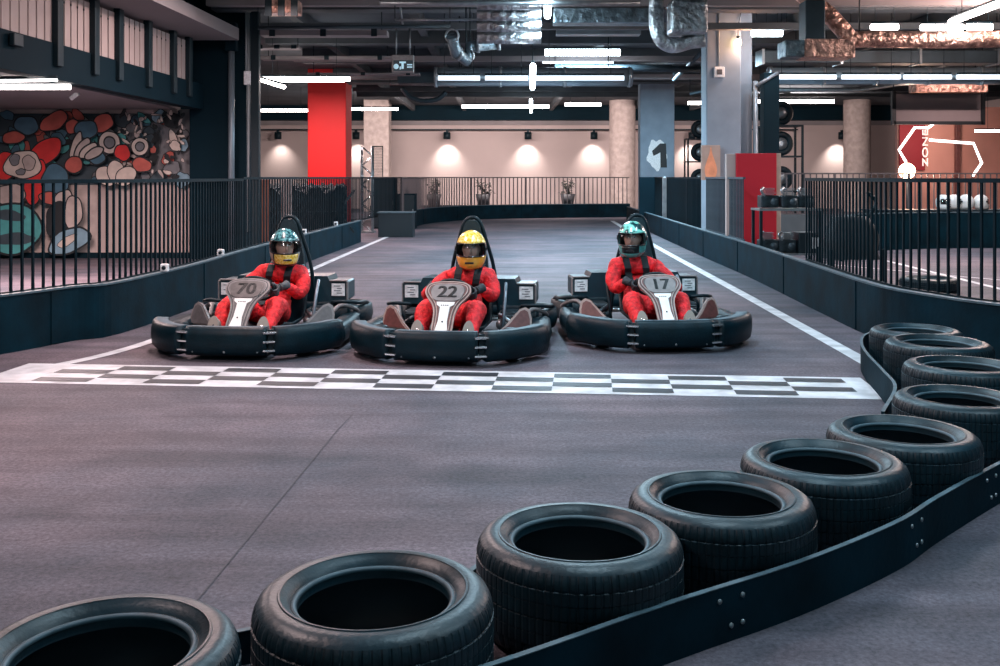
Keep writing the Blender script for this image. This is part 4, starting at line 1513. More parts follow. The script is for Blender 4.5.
# ------------------------------------------------------------------ plants behind the far fence
def plant(x, y, z, label, seed, w=0.42):
    rnd = random.Random(seed)
    root = empty('potted_plant', (x, y, z))
    tag(root, label, 'plant', 'potted plants along the far fence')
    MB().lathe([(0.001, 0), (0.20, 0), (0.28, 0.42), (0.26, 0.42), (0.25, 0.38), (0.001, 0.38)], 20).build('pot', 'pot', root)
    g = MB()
    st = MB()
    for i in range(16):
        a = rnd.uniform(0, 6.28)
        rr = rnd.uniform(0.1, w)
        hh = rnd.uniform(0.45, 0.95)
        tip = Vector((rr * math.cos(a), rr * math.sin(a), hh))
        mid = Vector((tip.x * 0.4, tip.y * 0.4, hh * 0.75))
        st.tube([(0, 0, 0.35), mid, tip], 0.008, 5)
        for q in range(7):
            t_ = 0.45 + 0.55 * q / 6
            c = mid.lerp(tip, max(0, (t_ - 0.4) / 0.6)) if t_ > 0.4 else mid
            d = Vector((rnd.uniform(-1, 1), rnd.uniform(-1, 1), rnd.uniform(-0.3, 0.6))).normalized()
            s_ = d.cross(Vector((0, 0, 1))).normalized()
            L, Wd = rnd.uniform(0.12, 0.2), rnd.uniform(0.03, 0.05)
            g.add([c, c + d * L * 0.5 + s_ * Wd, c + d * L + Vector((0, 0, -0.03)), c + d * L * 0.5 - s_ * Wd], [[0, 1, 2, 3]])
    st.build('stems', 'leaf', root)
    g.build('foliage', 'leaf', root)


plant(-2.42, 36.6, 0.40, 'potted plant behind the far fence, nearest the truss tower', 1, 0.30)
plant(-0.62, 36.8, 0.40, 'potted plant behind the far fence, above the yellow helmet', 2, 0.34)
plant(2.52, 37.2, 0.40, 'potted plant behind the far fence, nearest the column with the digit 1', 3, 0.46)
o = MB().box((0, 37.0, 0.2), (9.5, 0.7, 0.4), bev=0.01).build('planter_ledge', 'wall_dark')
o.name = 'planter_ledge'
tag(o, 'long low dark ledge carrying the three potted plants', 'ledge')
# wall spot lights on their track
tr_ = tag(MB().box((0.5, 45.3, 3.60), (26, 0.05, 0.05)).build('light_track', 'steel_dark'), 'thin black track rail along the far wall carrying small spotlights', 'track rail')
SPOTX = [(278, 'beside the dark wall end'), (356, 'between the red column and the beige column'), (447, 'over the truss tower side of the far wall'),
         (528, 'in the middle of the far wall'), (594, 'next to the round beige column'), (692, 'between the digit column and the big grey column'), (842, 'beside the right round column')]
src = None
for px, where in SPOTX:
    x = (px - 500) / F * 45.3
    if src is None:
        c = empty('spotlight')
        MB().box((0, 0, -0.05), (0.12, 0.12, 0.10), bev=0.01).build('bracket', 'steel_dark', c)
        MB().lathe([(0.001, -0.10), (0.16, -0.10), (0.16, -0.42), (0.14, -0.42), (0.14, -0.36), (0.001, -0.36)], 20).build('housing', 'steel_dark', c)
        src = c
    else:
        c = src.copy(); COL.objects.link(c)
        for ch in src.children:
            d = ch.copy(); COL.objects.link(d); d.parent = c
    c.location = (x, 45.3, 3.58)
    tag(c, 'small black spotlight lighting the far wall ' + where, 'spotlight', 'spotlights on the far wall')
    l = bpy.data.lights.new('spot_beam', 'SPOT')
    l.energy = 115
    l.spot_size = R(92)
    l.spot_blend = 1.0
    l.color = (1, 0.92, 0.86)
    l.shadow_soft_size = 0.05
    lo = bpy.data.objects.new('spot_beam', l)
    COL.objects.link(lo)
    lo.parent = c
    lo.location = (0, 0.12, -0.45)
    lo.rotation_euler = (R(30), 0, 0)

# ------------------------------------------------------------------ right: digit, big column fittings, red board, benches
Y1 = 30.36
d = MB()
bl_ = []
for i in range(36):
    a = 2 * PI * i / 36
    k_ = 1 + 0.10 * math.sin(5 * a) + 0.06 * math.sin(9 * a + 1)
    q = P(657 + 9.5 * k_ * math.cos(a), 154.5 + 15 * k_ * math.sin(a), Y1)
    bl_.append((q.x, q.z))
X_ = Matrix.Translation((0, Y1 + 0.012, 0)) @ Matrix.Rotation(PI / 2, 4, 'X')
d.prism(bl_, 0.006, X_, 0)
dg_ = [P(px, py, Y1) for px, py in ((660, 143.5), (666, 143.5), (667, 167.5), (660.5, 167.5), (660.3, 152.5), (653.5, 156), (652, 151))]
d.prism([(q.x, q.z) for q in dg_][::-1], 0.006, Matrix.Translation((0, -0.008, 0)) @ X_, 1)
tag(d.build('painted_digit', ['label_white', 'ink']), 'black digit 1 on a white splash painted on the blue-grey column', 'digit')

o = empty('alarm_box', (4.16, 18.98, 3.44))
tag(o, 'small square white box on the big grey column, fed by a thin conduit', 'box')
MB().box((0, 0, 0), (0.20, 0.06, 0.20), bev=0.012).build('housing', 'label_white', o)
MB().box((0, -0.034, 0), (0.10, 0.012, 0.10), bev=0.006).build('button_plate', 'greyd_trim', o)
MB().tube([(0, 0.0, 0.1), (0, 0.0, 1.25)], 0.012, 8).build('conduit', 'conduit', o)
o = empty('pendant_bulb', (4.50, 18.9, 3.99))
tag(o, 'glowing warm pendant bulb hanging in front of the big grey column', 'bulb')
MB().ell((0, 0, 0), (0.06, 0.06, 0.08)).build('glass_bulb', 'bulb', o)
MB().lathe([(0.001, 0.13), (0.03, 0.12), (0.035, 0.07), (0.001, 0.07)], 12).build('socket', 'steel_dark', o)
MB().tube(smooth_path([(0, 0, 0.12), (0.02, 0.05, 0.35), (0.10, 0.1, 0.7)], 4), 0.008, 6).build('cord', 'steel_dark', o)
o = empty('flame_picture', (3.98, 18.9, 1.72))
tag(o, 'pale board with an orange flame-shaped print on the big grey column', 'picture')
MB().box((0, 0, 0), (0.36, 0.04, 0.66), bev=0.006).build('backboard', 'poster', o)
fl = smooth_path([(0, -0.30), (0.09, -0.26), (0.115, -0.12), (0.08, 0.02), (0.03, 0.16), (0.0, 0.30), (-0.03, 0.16), (-0.08, 0.02), (-0.115, -0.12), (-0.09, -0.26)], 4, True)
MB().prism([(p_.x, p_.y) for p_ in fl], 0.006, Matrix.Translation((0, -0.02, 0)) @ Matrix.Rotation(PI / 2, 4, 'X')).build('flame_print', 'flame', o)
# dark upright duct and brace behind the big column
o = empty('steel_upright', (5.05, 19.4, 0))
tag(o, 'dark steel upright with pale pipe beside the big grey column, above the red board', 'upright')
MB().box((0.18, 0, 1.73), (0.30, 0.3, 3.46), bev=0.01).build('shaft', 'wall_dark', o)
MB().tube([(-0.12, -0.1, 0), (-0.12, -0.1, 3.3)], 0.05, 12).build('pipe', 'pole', o)
MB().tube([(-0.12, -0.15, 3.2), (0.30, -0.15, 3.46)], 0.035, 8).build('brace', 'pole', o)
# crimson board with pale edges
o = empty('red_board', (4.22, 16.5, 0))
tag(o, 'tall crimson board standing behind the gap in the fence', 'board')
MB().box((0, 0, 0.92), (0.66, 0.10, 1.84), bev=0.006).build('face_panel', 'red_board', o)
MB().box((-0.41, 0.03, 1.1), (0.155, 0.08, 1.46), bev=0.005).build('pale_side', 'panel_pink', o)
MB().box((0.37, 0.02, 0.92), (0.075, 0.10, 1.84), bev=0.005).build('board_edge', 'wood', o)
# workbench with two shelves of engine parts
o = empty('parts_rack', (4.16, 14.55, 0))
tag(o, 'steel parts rack with two shelves in front of the crimson board', 'rack')
for x in (-0.42, 0.42):
    for y in (-0.22, 0.22):
        MB().box((x, y, 0.5), (0.04, 0.04, 1.0)).build('leg', 'steel_dark', o)
for z in (0.34, 0.98):
    MB().box((0, 0, z), (0.90, 0.50, 0.03), bev=0.004).build('shelf', 'steel', o)


def engine_part(x, y, z, w, label, seed):
    rnd = random.Random(seed)
    e = empty('engine', (x, y, z))
    tag(e, label, 'engine', 'engines on the parts rack')
    g = MB()
    g.box((0, 0, 0.10), (w, 0.24, 0.18), bev=0.02)
    g.build('crankcase', 'engine', e)
    g = MB()
    for i in range(6):
        g.box((rnd.uniform(-0.02, 0.02), -0.03, 0.20 + 0.018 * i), (w * 0.55, 0.16, 0.007))
    g.build('cylinder_fins', 'steel', e)
    g = MB()
    g.lathe([(0.001, 0), (0.05, 0), (0.055, 0.03), (0.001, 0.035)], 20, Matrix.Translation((w * 0.2, -0.12, 0.10)) @ Matrix.Rotation(PI / 2, 4, 'X'))
    g.build('flywheel', 'duct_dark', e)
    MB().tube(smooth_path([(-w * 0.3, -0.1, 0.18), (-w * 0.5, -0.12, 0.26), (-w * 0.3, -0.06, 0.30)], 4), 0.018, 8).build('exhaust', 'steel', e)


engine_part(3.90, 14.55, 0.995, 0.26, 'engine on the upper shelf of the parts rack, against the crimson board', 1)
engine_part(4.17, 14.5, 0.995, 0.24, 'engine in the middle of the upper shelf of the parts rack', 2)
engine_part(4.43, 14.6, 0.995, 0.22, 'engine at the fence end of the upper shelf of the parts rack', 3)
engine_part(3.88, 14.5, 0.355, 0.26, 'engine on the lower shelf of the parts rack, below the crimson board', 4)
engine_part(4.14, 14.5, 0.355, 0.26, 'engine in the middle of the lower shelf of the parts rack', 5)
o = empty('crate', (4.43, 14.5, 0.355))
tag(o, 'dark crate with a white sticker on the lower shelf of the parts rack', 'crate')
MB().box((0, 0, 0.15), (0.30, 0.36, 0.30), bev=0.01).build('body', 'seat', o)
MB().box((0.08, -0.183, 0.15), (0.10, 0.006, 0.16)).build('sticker', 'label_white', o)


# kart racks with tyres behind the columns
def kart_rack(x, y, label, cols=1):
    o = empty('tyre_rack', (x, y, 0))
    tag(o, label, 'rack', 'tyre racks behind the columns')
    for sx in (-0.45, 0.45):
        for sy in (-0.3, 0.3):
            MB().box((sx, sy, 1.35), (0.05, 0.05, 2.7)).build('upright', 'steel_dark', o)
    for z in (0.25, 1.1, 1.95, 2.7):
        MB().box((0, 0, z), (0.94, 0.64, 0.04)).build('shelf', 'steel_dark', o)


kart_rack(6.6, 33.0, 'dark tyre rack seen between the digit column and the big grey column')
kart_rack(6.9, 24.6, 'dark tyre rack standing behind the crimson board')
tsrc = None
for (x, y, zz, lb) in ((6.6, 33.0, 2.72, 'tyre on top of the rack between the two grey columns'), (6.6, 33.0, 1.97, 'tyre on the upper shelf of the rack between the two grey columns'),
                       (6.6, 33.0, 1.12, 'tyre on the middle shelf of the rack between the two grey columns'),
                       (6.9, 24.6, 2.72, 'tyre on top of the rack behind the crimson board'), (6.9, 24.6, 1.97, 'tyre on the upper shelf of the rack behind the crimson board'),
                       (6.9, 24.6, 1.12, 'tyre on the middle shelf of the rack behind the crimson board')):
    if tsrc is None:
        g = MB()
        g.lathe([(0.15, -0.09), (0.26, -0.10), (0.30, -0.06), (0.30, 0.06), (0.26, 0.10), (0.15, 0.09)], 28, Matrix.Rotation(PI / 2, 4, 'X'), closed=True)
        tsrc = g.build('kart_tyre', 'tyre')
        MB().lathe([(0.001, -0.05), (0.15, -0.08), (0.15, 0.08), (0.001, 0.05)], 16, Matrix.Rotation(PI / 2, 4, 'X')).build('rim', 'steel', tsrc)
        c = tsrc
    else:
        c = tsrc.copy(); COL.objects.link(c)
        for ch in tsrc.children:
            d = ch.copy(); COL.objects.link(d); d.parent = c
    c.location = (x, y, zz + 0.30)
    tag(c, lb, 'tyre', 'tyres on the racks')

# covered machine behind the near right fence
o = empty('covered_machine', (4.70, 13.4, 0))
tag(o, 'dark covered machine on legs behind the dark railing fence, next to the parts rack', 'machine')
for x in (-0.35, 0.35):
    for y in (-0.25, 0.25):
        MB().box((x, y, 0.25), (0.05, 0.05, 0.5)).build('leg', 'steel_dark', o)
g = MB()
vs, fs = [], []
for j in range(9):
    t_ = j / 8
    for i in range(28):
        a = 2 * PI * i / 28
        k_ = (1.0 - 0.35 * t_ ** 2.5) * (1 + 0.06 * math.sin(5 * a + j) + 0.03 * math.sin(9 * a))
        sq = 1 / max(abs(math.cos(a)), abs(math.sin(a))) ** 0.6
        vs.append((0.34 * k_ * sq * math.cos(a), 0.26 * k_ * sq * math.sin(a), 0.36 + 0.56 * t_ ** 0.8))
for j in range(8):
    for i in range(28):
        l_ = (i + 1) % 28
        fs.append([j * 28 + i, j * 28 + l_, (j + 1) * 28 + l_, (j + 1) * 28 + i])
fs.append([8 * 28 + i for i in range(28)])
g.add(vs, fs, 0, True)
g.build('cover', 'tarp', o)
MB().tube(smooth_path([(0.2, 0, 0.85), (0.34, 0, 1.1), (0.22, 0, 1.25)], 4), 0.025, 8).build('handle', 'steel_dark', o)

# second track beyond the near right fence
barrier2 = smooth_path([(5.9, 17.2), (7.0, 19.3), (9.0, 20.3), (12, 20.4), (17, 19.8)], 6)
b2 = empty('track_barrier', (5.9, 17.2, 0))
tag(b2, 'dark barrier of the second track beyond the right fence', 'barrier', 'track barriers')
MB().sweep([(0, 0), (0, 0.72), (0.06, 0.72), (0.06, 0)], [p_ - barrier2[0] for p_ in barrier2]).build('barrier_wall', 'barrier', b2)
MB().sweep([(-0.01, 0.72), (0.07, 0.72), (0.07, 0.74), (-0.01, 0.74)], [p_ - barrier2[0] for p_ in barrier2]).build('barrier_top_edge', 'barrier_edge', b2)
f2p = smooth_path([(6.3, 24.0), (9, 24.2), (16, 24.0)], 4)
fence(f2p, 0.0, 0.55, 1.55, 0.15, 'pinkish grey railing fence at the back of the second track', 'fence_far', 0.012, 12)
o = MB().box((11.2, 24.15, 0.27), (9.9, 0.25, 0.55), bev=0.01).build('low_wall', 'beam')
tag(o, 'low grey-brown wall under the back fence of the second track', 'wall')
o = empty('counter', (9.75, 21.6, 0))
tag(o, 'dark counter behind the second track with white helmets on it', 'counter')
MB().box((0, 0, 0.36), (3.6, 0.7, 0.72), bev=0.01).build('body', 'tarp', o)
MB().box((0, 0, 0.735), (3.7, 0.8, 0.03), bev=0.005).build('worktop', 'steel_dark', o)
hsrc = None
for px, lb in ((943, 'white helmet on the dark counter, nearest the lamp'), (966, 'white helmet in the middle of the dark counter'), (981, 'white helmet on the dark counter, close to the frame edge'), (954, 'pinkish white helmet second on the dark counter')):
    if hsrc is None:
        hsrc = make_helmet('helmet', None, (0, 0, 0), 0, 0, ('helm_white', 'helm_black'), lambda t_, ph: 0, None)
        c = hsrc
    else:
        c = hsrc.copy(); COL.objects.link(c)
        for ch in hsrc.children:
            d = ch.copy(); COL.objects.link(d); d.parent = c
    c.location = ((px - 500) / F * 21.5, 21.5, 0.75 + 0.163)
    c.rotation_euler = (0, 0, px * 0.7)
    tag(c, lb, 'helmet', 'helmets on the counter')
# warm lounge at the back right
struct(MB().box((14.3, 29.4, 1.75), (5.3, 0.2, 3.5)).build('wall_lounge', 'warm_wall'))
struct(MB().box((16.3, 27.4, 1.6), (4.6, 0.2, 3.2)).build('wall_lounge_side', 'wall_pink'))
tag(MB().box((12.05, 29.25, 2.45), (0.75, 0.06, 1.6), bev=0.01).build('crimson_panel', 'crimson'), 'crimson panel on the reddish wall behind the neon hexagon', 'panel')
tag(MB().box((13.35, 29.2, 1.6), (0.12, 0.12, 3.2), bev=0.01).build('wall_post', 'brown'), 'thin dark red post on the reddish wall behind the neon hexagon', 'post')
# neon outline sign
Y = 26.0
n = empty('neon_sign', P(930, 175, Y))
tag(n, 'white neon hexagon outline sign with vertical letters on the reddish wall', 'neon sign')
o0 = P(930, 175, Y)
A_ = [P(*q, Y) - o0 for q in ((934.5, 123), (928.5, 127.7), (914.7, 127.7), (899, 150), (906, 162))]
B_ = [P(*q, Y) - o0 for q in ((929.5, 140), (973.6, 143.4), (981.7, 163), (972.7, 176))]
MB().tube(A_, 0.035, 8, smooth=False).build('neon_tube', 'neon', n)
MB().tube(B_, 0.035, 8, smooth=False).build('neon_tube', 'neon', n)
X = Matrix.Rotation(PI / 2, 4, 'X') @ Matrix.Rotation(PI / 2, 4, 'Z')
cx = P(925.5, 148, Y) - o0
v, f_ = text_mesh('ZONE', 0.22, 0.02, X=Matrix.Translation(cx) @ X @ Matrix.Diagonal((1.6, 0.9, 1, 1)))
MB().add(v, f_).build('lettering', 'letter', n)
o = empty('stage_lamp', P(907, 171, 25.0))
tag(o, 'bright glowing warm lamp at the lower corner of the neon hexagon', 'lamp')
MB().ell((0, 0, 0), (0.2, 0.2, 0.2)).build('glass_globe', 'bulb_big', o)
z_ = P(907, 171, 25.0).z
MB().tube([(0, 0, -z_), (0, 0, -0.15)], 0.025, 8).build('stand', 'steel_dark', o)
MB().lathe([(0.001, -z_), (0.2, -z_), (0.2, -z_ + 0.03), (0.001, -z_ + 0.04)], 16).build('foot', 'steel_dark', o)
# hanging board in a black frame
o = empty('hanging_board', P(938, 108, 24.0))
tag(o, 'large blank grey board in a black frame hanging above the neon hexagon', 'board')
w, h = 89 * 0.024, 30 * 0.024
MB().box((0, 0.02, 0), (w, 0.04, h)).build('board', 'sign_board', o)
g = MB()
g.box((-w / 2, 0, 0), (0.09, 0.1, h + 0.09)); g.box((w / 2, 0, 0), (0.09, 0.1, h + 0.09)); g.box((0, 0, -h / 2), (w, 0.1, 0.08)); g.box((0, 0, h / 2), (w, 0.1, 0.05))
g.build('frame', 'ink', o)
for s in (-1, 1):
    MB().tube([(s * w / 2, 0, h / 2), (s * w / 2, 0, CEIL - P(938, 108, 24.0).z)], 0.012, 6).build('hanger', 'steel_dark', o)

# poles at the end of the gallery
o = empty('steel_pole', (-4.70, 17.5, 0))
tag(o, 'pale grey steel pole in front of the dark wall end', 'pole')
MB().tube([(0, 0, 0), (0, 0, 3.75)], 0.055, 14).build('shaft', 'pole', o)
MB().box((0, 0, 3.9), (0.2, 0.2, 0.5), bev=0.02).build('head_box', 'wall_dark', o)
MB().box((0, 0, 0.02), (0.22, 0.22, 0.04), bev=0.005).build('base_plate', 'pole', o)
o = empty('conduit_post', (-4.35, 17.4, 0))
tag(o, 'slim dark post with pale conduit and junction box beside the pale pole', 'post')
MB().box((0.10, 0.0, 2.16), (0.14, 0.14, 4.32), bev=0.01).build('shaft', 'steel_dark', o)
MB().tube([(-0.02, -0.02, 0.5), (-0.02, -0.02, 4.3)], 0.022, 8).build('conduit', 'conduit', o)
MB().tube([(-0.06, -0.02, 3.3), (-0.06, -0.02, 4.3)], 0.018, 8).build('conduit', 'conduit', o)
MB().box((-0.03, -0.04, 3.17), (0.12, 0.08, 0.24), bev=0.012).build('junction_box', 'label_white', o)


# ------------------------------------------------------------------ ceiling services
def tube_light(a, b, label, m='tube', r=0.035, hang=True, energy=0, col=(1, 1, 1), n='tube_light', aim=True):
    a, b = Vector(a), Vector(b)
    c = (a + b) / 2
    o = empty(n, c)
    tag(o, label, 'tube light', 'ceiling tube lights')
    d = (b - a)
    MB().tube([a - c, b - c], r, 10).build('lit_tube', m, o)
    L = d.length
    up = Vector((0, 0, r + 0.02))
    MB().tube([a - c + up, b - c + up], 0.022, 6).build('housing', 'steel_dark', o)
    if hang:
        for t in (0.15, 0.85):
            q = a.lerp(b, t) - c
            MB().tube([q + up, Vector((q.x, q.y, CEIL - c.z))], 0.006, 5).build('hanger', 'steel_dark', o)
    if energy:
        l = bpy.data.lights.new('tube_glow', 'AREA')
        l.shape = 'RECTANGLE'
        l.size = L
        l.size_y = 0.12
        l.energy = energy
        l.color = col
        lo = bpy.data.objects.new('tube_glow', l)
        COL.objects.link(lo)
        lo.parent = o
        lo.location = (0, 0, -r - 0.02)
        lo.rotation_euler = (R(55) if c.y > 33 else 0, 0, math.atan2(d.y, d.x))
    return o


def H(px0, px1, py, y):
    return P(px0, py, y), P(px1, py, y)


PINK = (1.0, 0.74, 0.72)
COOL = (0.58, 0.84, 1.0)
SOFT = (1.0, 0.85, 0.82)
NEUT = (0.95, 0.93, 0.95)
tube_light(*H(259, 350, 79, 21.0), 'horizontal lit tube just above the red column', 'tube', 0.045, True, 200, PINK)
tube_light(P(266, 80.5, 27), P(345, 80.5, 27), 'added tube light brightening the red column, behind the tube just above it', 'tube', 0.04, True, 330, PINK)  # added lamp lined up behind the first tube, brightens the red column
tube_light(P(645, 67.5, 26), P(672, 67.5, 26), 'added tube light hidden behind the dull pipe to brighten the digit column', 'tube_cool', 0.03, True, 420, COOL)  # added out of sight behind the dull pipe, gives the digit column light
tube_light(P(261, 80, 20.9), P(284, 87, 18.2), 'short slanting lit tube beside the red column', 'tube', 0.035, False)
tube_light(*H(261, 308, 110.5, 36), 'lit tube in front of the far wall, between dark wall end and red column', 'tube', 0.05, True)
tube_light(*H(346, 398, 109, 36), 'lit tube in front of the far wall, just beyond the red column', 'tube', 0.05, True, 560, SOFT)
tube_light(*H(462, 549, 106.5, 36), 'long lit tube in the middle in front of the far wall', 'tube', 0.06, True, 820, SOFT)
tube_light(*H(565, 601, 104.5, 36), 'short lit tube in front of the far wall, next to the round beige column', 'tube', 0.06, True, 340, SOFT)
tube_light(*H(688, 702, 103, 36), 'short lit tube seen between the two grey columns', 'tube', 0.06, True)
tube_light(*H(757, 834, 101.5, 34), 'lit tube in front of the far wall, behind the steel upright', 'tube', 0.06, True, 760, SOFT)
tube_light(P(548, -20, 13.5), P(547.5, 16, 16.5), 'lit tube running away from the viewer at the top centre', 'tube_cool', 0.055, True, 240, COOL)
tube_light(P(533, 66, 15.9), P(532.5, 88, 19.9), 'second lit tube running away from the viewer, below the top centre one', 'tube_cool', 0.05, True, 220, COOL)
tube_light(P(531, 100, 29.9), P(531, 112, 35.4), 'third and smallest lit tube running away from the viewer at the centre', 'tube_cool', 0.05, True)
tube_light(P(1040, -12, 12.5), P(951, 22, 15.8), 'long lit tube slanting at the upper right corner', 'tube', 0.05, True, 120, NEUT)
tube_light(*H(545, 620, 52.5, 22.6), 'broad lit tube at the ceiling behind the round duct, above the lower one', 'tube_cool', 0.075, True, 420, COOL)
tube_light(*H(543, 613, 62, 24.2), 'thin lit tube at the ceiling just below the broad one', 'tube_cool', 0.03, True)
tube_light(*H(752, 782, 33, 18.8), 'short broad lit tube beside the big grey column', 'tube_cool', 0.07, True, 12, COOL)
tube_light(*H(762, 791, 26, 18.8), 'short thin lit tube beside the big grey column', 'tube_cool', 0.03, True)
tube_light(*H(871, 898, 27, 17), 'lit tube above the warm-lit foil duct, nearest its bend', 'tube', 0.05, True)
tube_light(*H(921, 963, 27.5, 17), 'lit tube in the middle above the warm-lit foil duct', 'tube', 0.055, True, 160, PINK)
tube_light(*H(967, 992, 27, 17), 'lit tube above the warm-lit foil duct, close to the frame edge', 'tube', 0.055, True)
tube_light(P(965, 59, 22), P(1010, 59, 22), 'added tube light hidden behind the dark box duct to brighten the hanging board', 'tube', 0.035, True, 110, PINK)  # unseen extra lamp, lights the face of the hanging board
tube_light(*H(975, 1060, 131, 27.0), 'lit tube low on the wall beyond the neon hexagon', 'tube', 0.03, True, 30, PINK)
for a, c, t_ in ((438, 480, 'first segment from the bent foil pipe'), (485, 528, 'middle segment'), (536, 624, 'long segment towards the digit column')):
    tube_light(*H(a, c, 78, 19.85), 'softly lit tube along the middle round duct, ' + t_, 'tube_soft', 0.05, True, 30, COOL)
for a, c, t_ in ((772, 836, 'first segment beside the steel upright'), (842, 900, 'second segment from the steel upright'), (904, 951, 'third segment over the hanging board'), (957, 1004, 'last segment, cut off by the frame edge')):
    tube_light(*H(a, c, 77, 19.85), 'softly lit tube along the right round duct, ' + t_, 'tube_soft', 0.05, True, 30, COOL)
# under the gallery
tube_light(P(-40, 87, 12.8), P(70, 87, 12.8), 'lit tube under the gallery above the mural', 'tube', 0.035, True, 480, PINK)
tube_light(P(-60, 82, 12.0), P(57, 80, 12.0), 'thin lit tube under the gallery behind the fascia', 'tube', 0.014, True)
o = empty('ceiling_spot', P(74, 96.5, 14.4))
tag(o, 'tiny white spot lamp under the gallery above the mural', 'spotlight')
MB().tube([(-0.05, 0, -0.03), (0.06, 0, 0.05)], 0.035, 12).build('housing', 'label_white', o)
MB().tube([(0.02, 0, 0.02), (0.02, 0, 0.12)], 0.012, 6).build('stem', 'steel_dark', o)
# lights over the near part of the hall, above the picture
k_ = 0
for (x, y, e, c) in ((-2.4, 8.6, 170, PINK), (0.75, 8.0, 140, COOL), (3.2, 8.5, 85, COOL), (-3.4, 3.6, 190, PINK), (0.75, 3.4, 90, COOL), (3.6, 3.4, 95, COOL), (-2.5, -1.5, 8, PINK), (2.5, -1.5, 8, COOL), (-3.3, 13.6, 150, PINK)):  # last tube is added above the frame to brighten the gallery slats
    names = ['over the go-kart number 70', 'over the middle go-kart', 'over the tyre row end', 'over the floor before the chequered line on the mural side', 'over the nearest tyres',
             'over the floor outside the tyre row', 'behind the viewer on the mural side', 'behind the viewer on the tyre row side', 'added over the left barrier to brighten the gallery slats']
    tube_light((x, y - 0.8, 4.1), (x, y + 0.8, 4.1), 'ceiling tube light ' + names[k_], 'tube', 0.045, True, e, c)
    k_ += 1


def duct(name, pts, r, m, label, flange=0, cat='duct', seg=20, box=None):
    pts = [Vector(p_) for p_ in pts]
    o = empty(name, pts[0])
    tag(o, label, cat, 'ceiling ducts')
    lp = [p_ - pts[0] for p_ in pts]
    g = MB()
    if box:
        for a, c in zip(lp[:-1], lp[1:]):
            d = c - a
            an = math.atan2(d.y, d.x)
            rot = Matrix.Rotation(an, 3, 'Z') @ Matrix.Rotation(-math.atan2(d.z, math.hypot(d.x, d.y)), 3, 'Y')
            g.box((a + c) / 2, (d.length, box[0], box[1]), rot, 0, min(box) * 0.06)
    else:
        g.tube(lp, r, seg)
    g.build('duct_run', m, o)
    for a in (lp[0].lerp(lp[-1], 0.12), lp[0].lerp(lp[-1], 0.88)) if len(lp) < 4 else (lp[len(lp) // 2], lp[-2]):
        top_ = Vector((a.x, a.y, CEIL - pts[0].z))
        if top_.z > a.z + 0.05:
            MB().tube([a, top_], 0.012, 6).build('hanger', 'steel_dark', o)
    if flange:
        L = sum((c - a).length for a, c in zip(lp[:-1], lp[1:]))
        for q, an in resample(lp, flange):
            if box:
                MB().box(q, (0.05, box[0] + 0.05, box[1] + 0.05), an).build('flange', 'steel', o)
            else:
                X = Matrix.Translation(q) @ Matrix.Rotation(an, 4, 'Z') @ Matrix.Rotation(PI / 2, 4, 'Y')
                MB().lathe([(r, -0.03), (r + 0.02, -0.03), (r + 0.02, 0.03), (r, 0.03)], seg, X, closed=True).build('flange', 'steel', o)
    return o


duct('round_duct', H(436, 632, 77, 20.2), 0.19, 'duct', 'shiny round duct across the middle of the ceiling', 1.3)
duct('round_duct', H(770, 1060, 76, 20.2), 0.17, 'duct', 'shiny round duct across the right of the ceiling', 1.06)
duct('box_duct', H(760, 1060, 58, 20.6), 0, 'duct_dark', 'wide dark box duct above the shiny round duct on the right', 1.6, box=(0.5, 0.26))
duct('box_duct', H(553, 652, 17, 16.6), 0, 'foil_dark', 'foil wrapped box duct beside the top centre tube', 0, box=(0.4, 0.25))
duct('box_duct', H(556, 640, 33, 19), 0, 'duct', 'thin flat metal duct below the foil wrapped one', 0, box=(0.3, 0.09))
duct('box_duct', H(398, 470, 78, 26), 0, 'duct_dark', 'dull box duct under the ceiling between the beige column and the shiny round duct', 0, box=(0.4, 0.3))
for q, (py, y) in enumerate(((4, 15.4), (15, 15.7), (26, 16.0), (38, 16.3))):
    lbq = ['uppermost', 'second from the top', 'third from the top', 'lowest'][q]
    duct('ribbed_duct', H(477, 541, py, y), 0.095, 'foil', 'ribbed foil duct beside the top centre tube, ' + lbq + ' of its stack', 0)
duct('foil_pipe', [P(452, 36, 16.2), P(456, 52, 16.4), P(466, 60, 16.6), P(470, 47, 16.8), P(500, 43, 16.8)], 0.10, 'foil_dark', 'bent foil pipe hanging beside the ribbed duct stack', 0.35)
# foil elbow beside the big column
o = empty('foil_elbow_duct', P(680, 40, 15.0))
tag(o, 'crumpled silver foil elbow duct beside the top of the big grey column', 'duct', 'ceiling ducts')
g = MB()
g.box(P(687, 18, 15.0) - P(680, 40, 15.0), (0.54, 0.5, 0.52), None, 0, 0.06, 3)
g.build('duct_body', 'foil', o)
pts = smooth_path([tuple(P(*q, 15.1) - P(680, 40, 15.0)) for q in ((657, -10), (656, 20), (660, 38), (672, 46), (690, 42), (704, 40))], 4)
MB().tube(pts, 0.11, 14).build('bent_duct', 'foil', o)
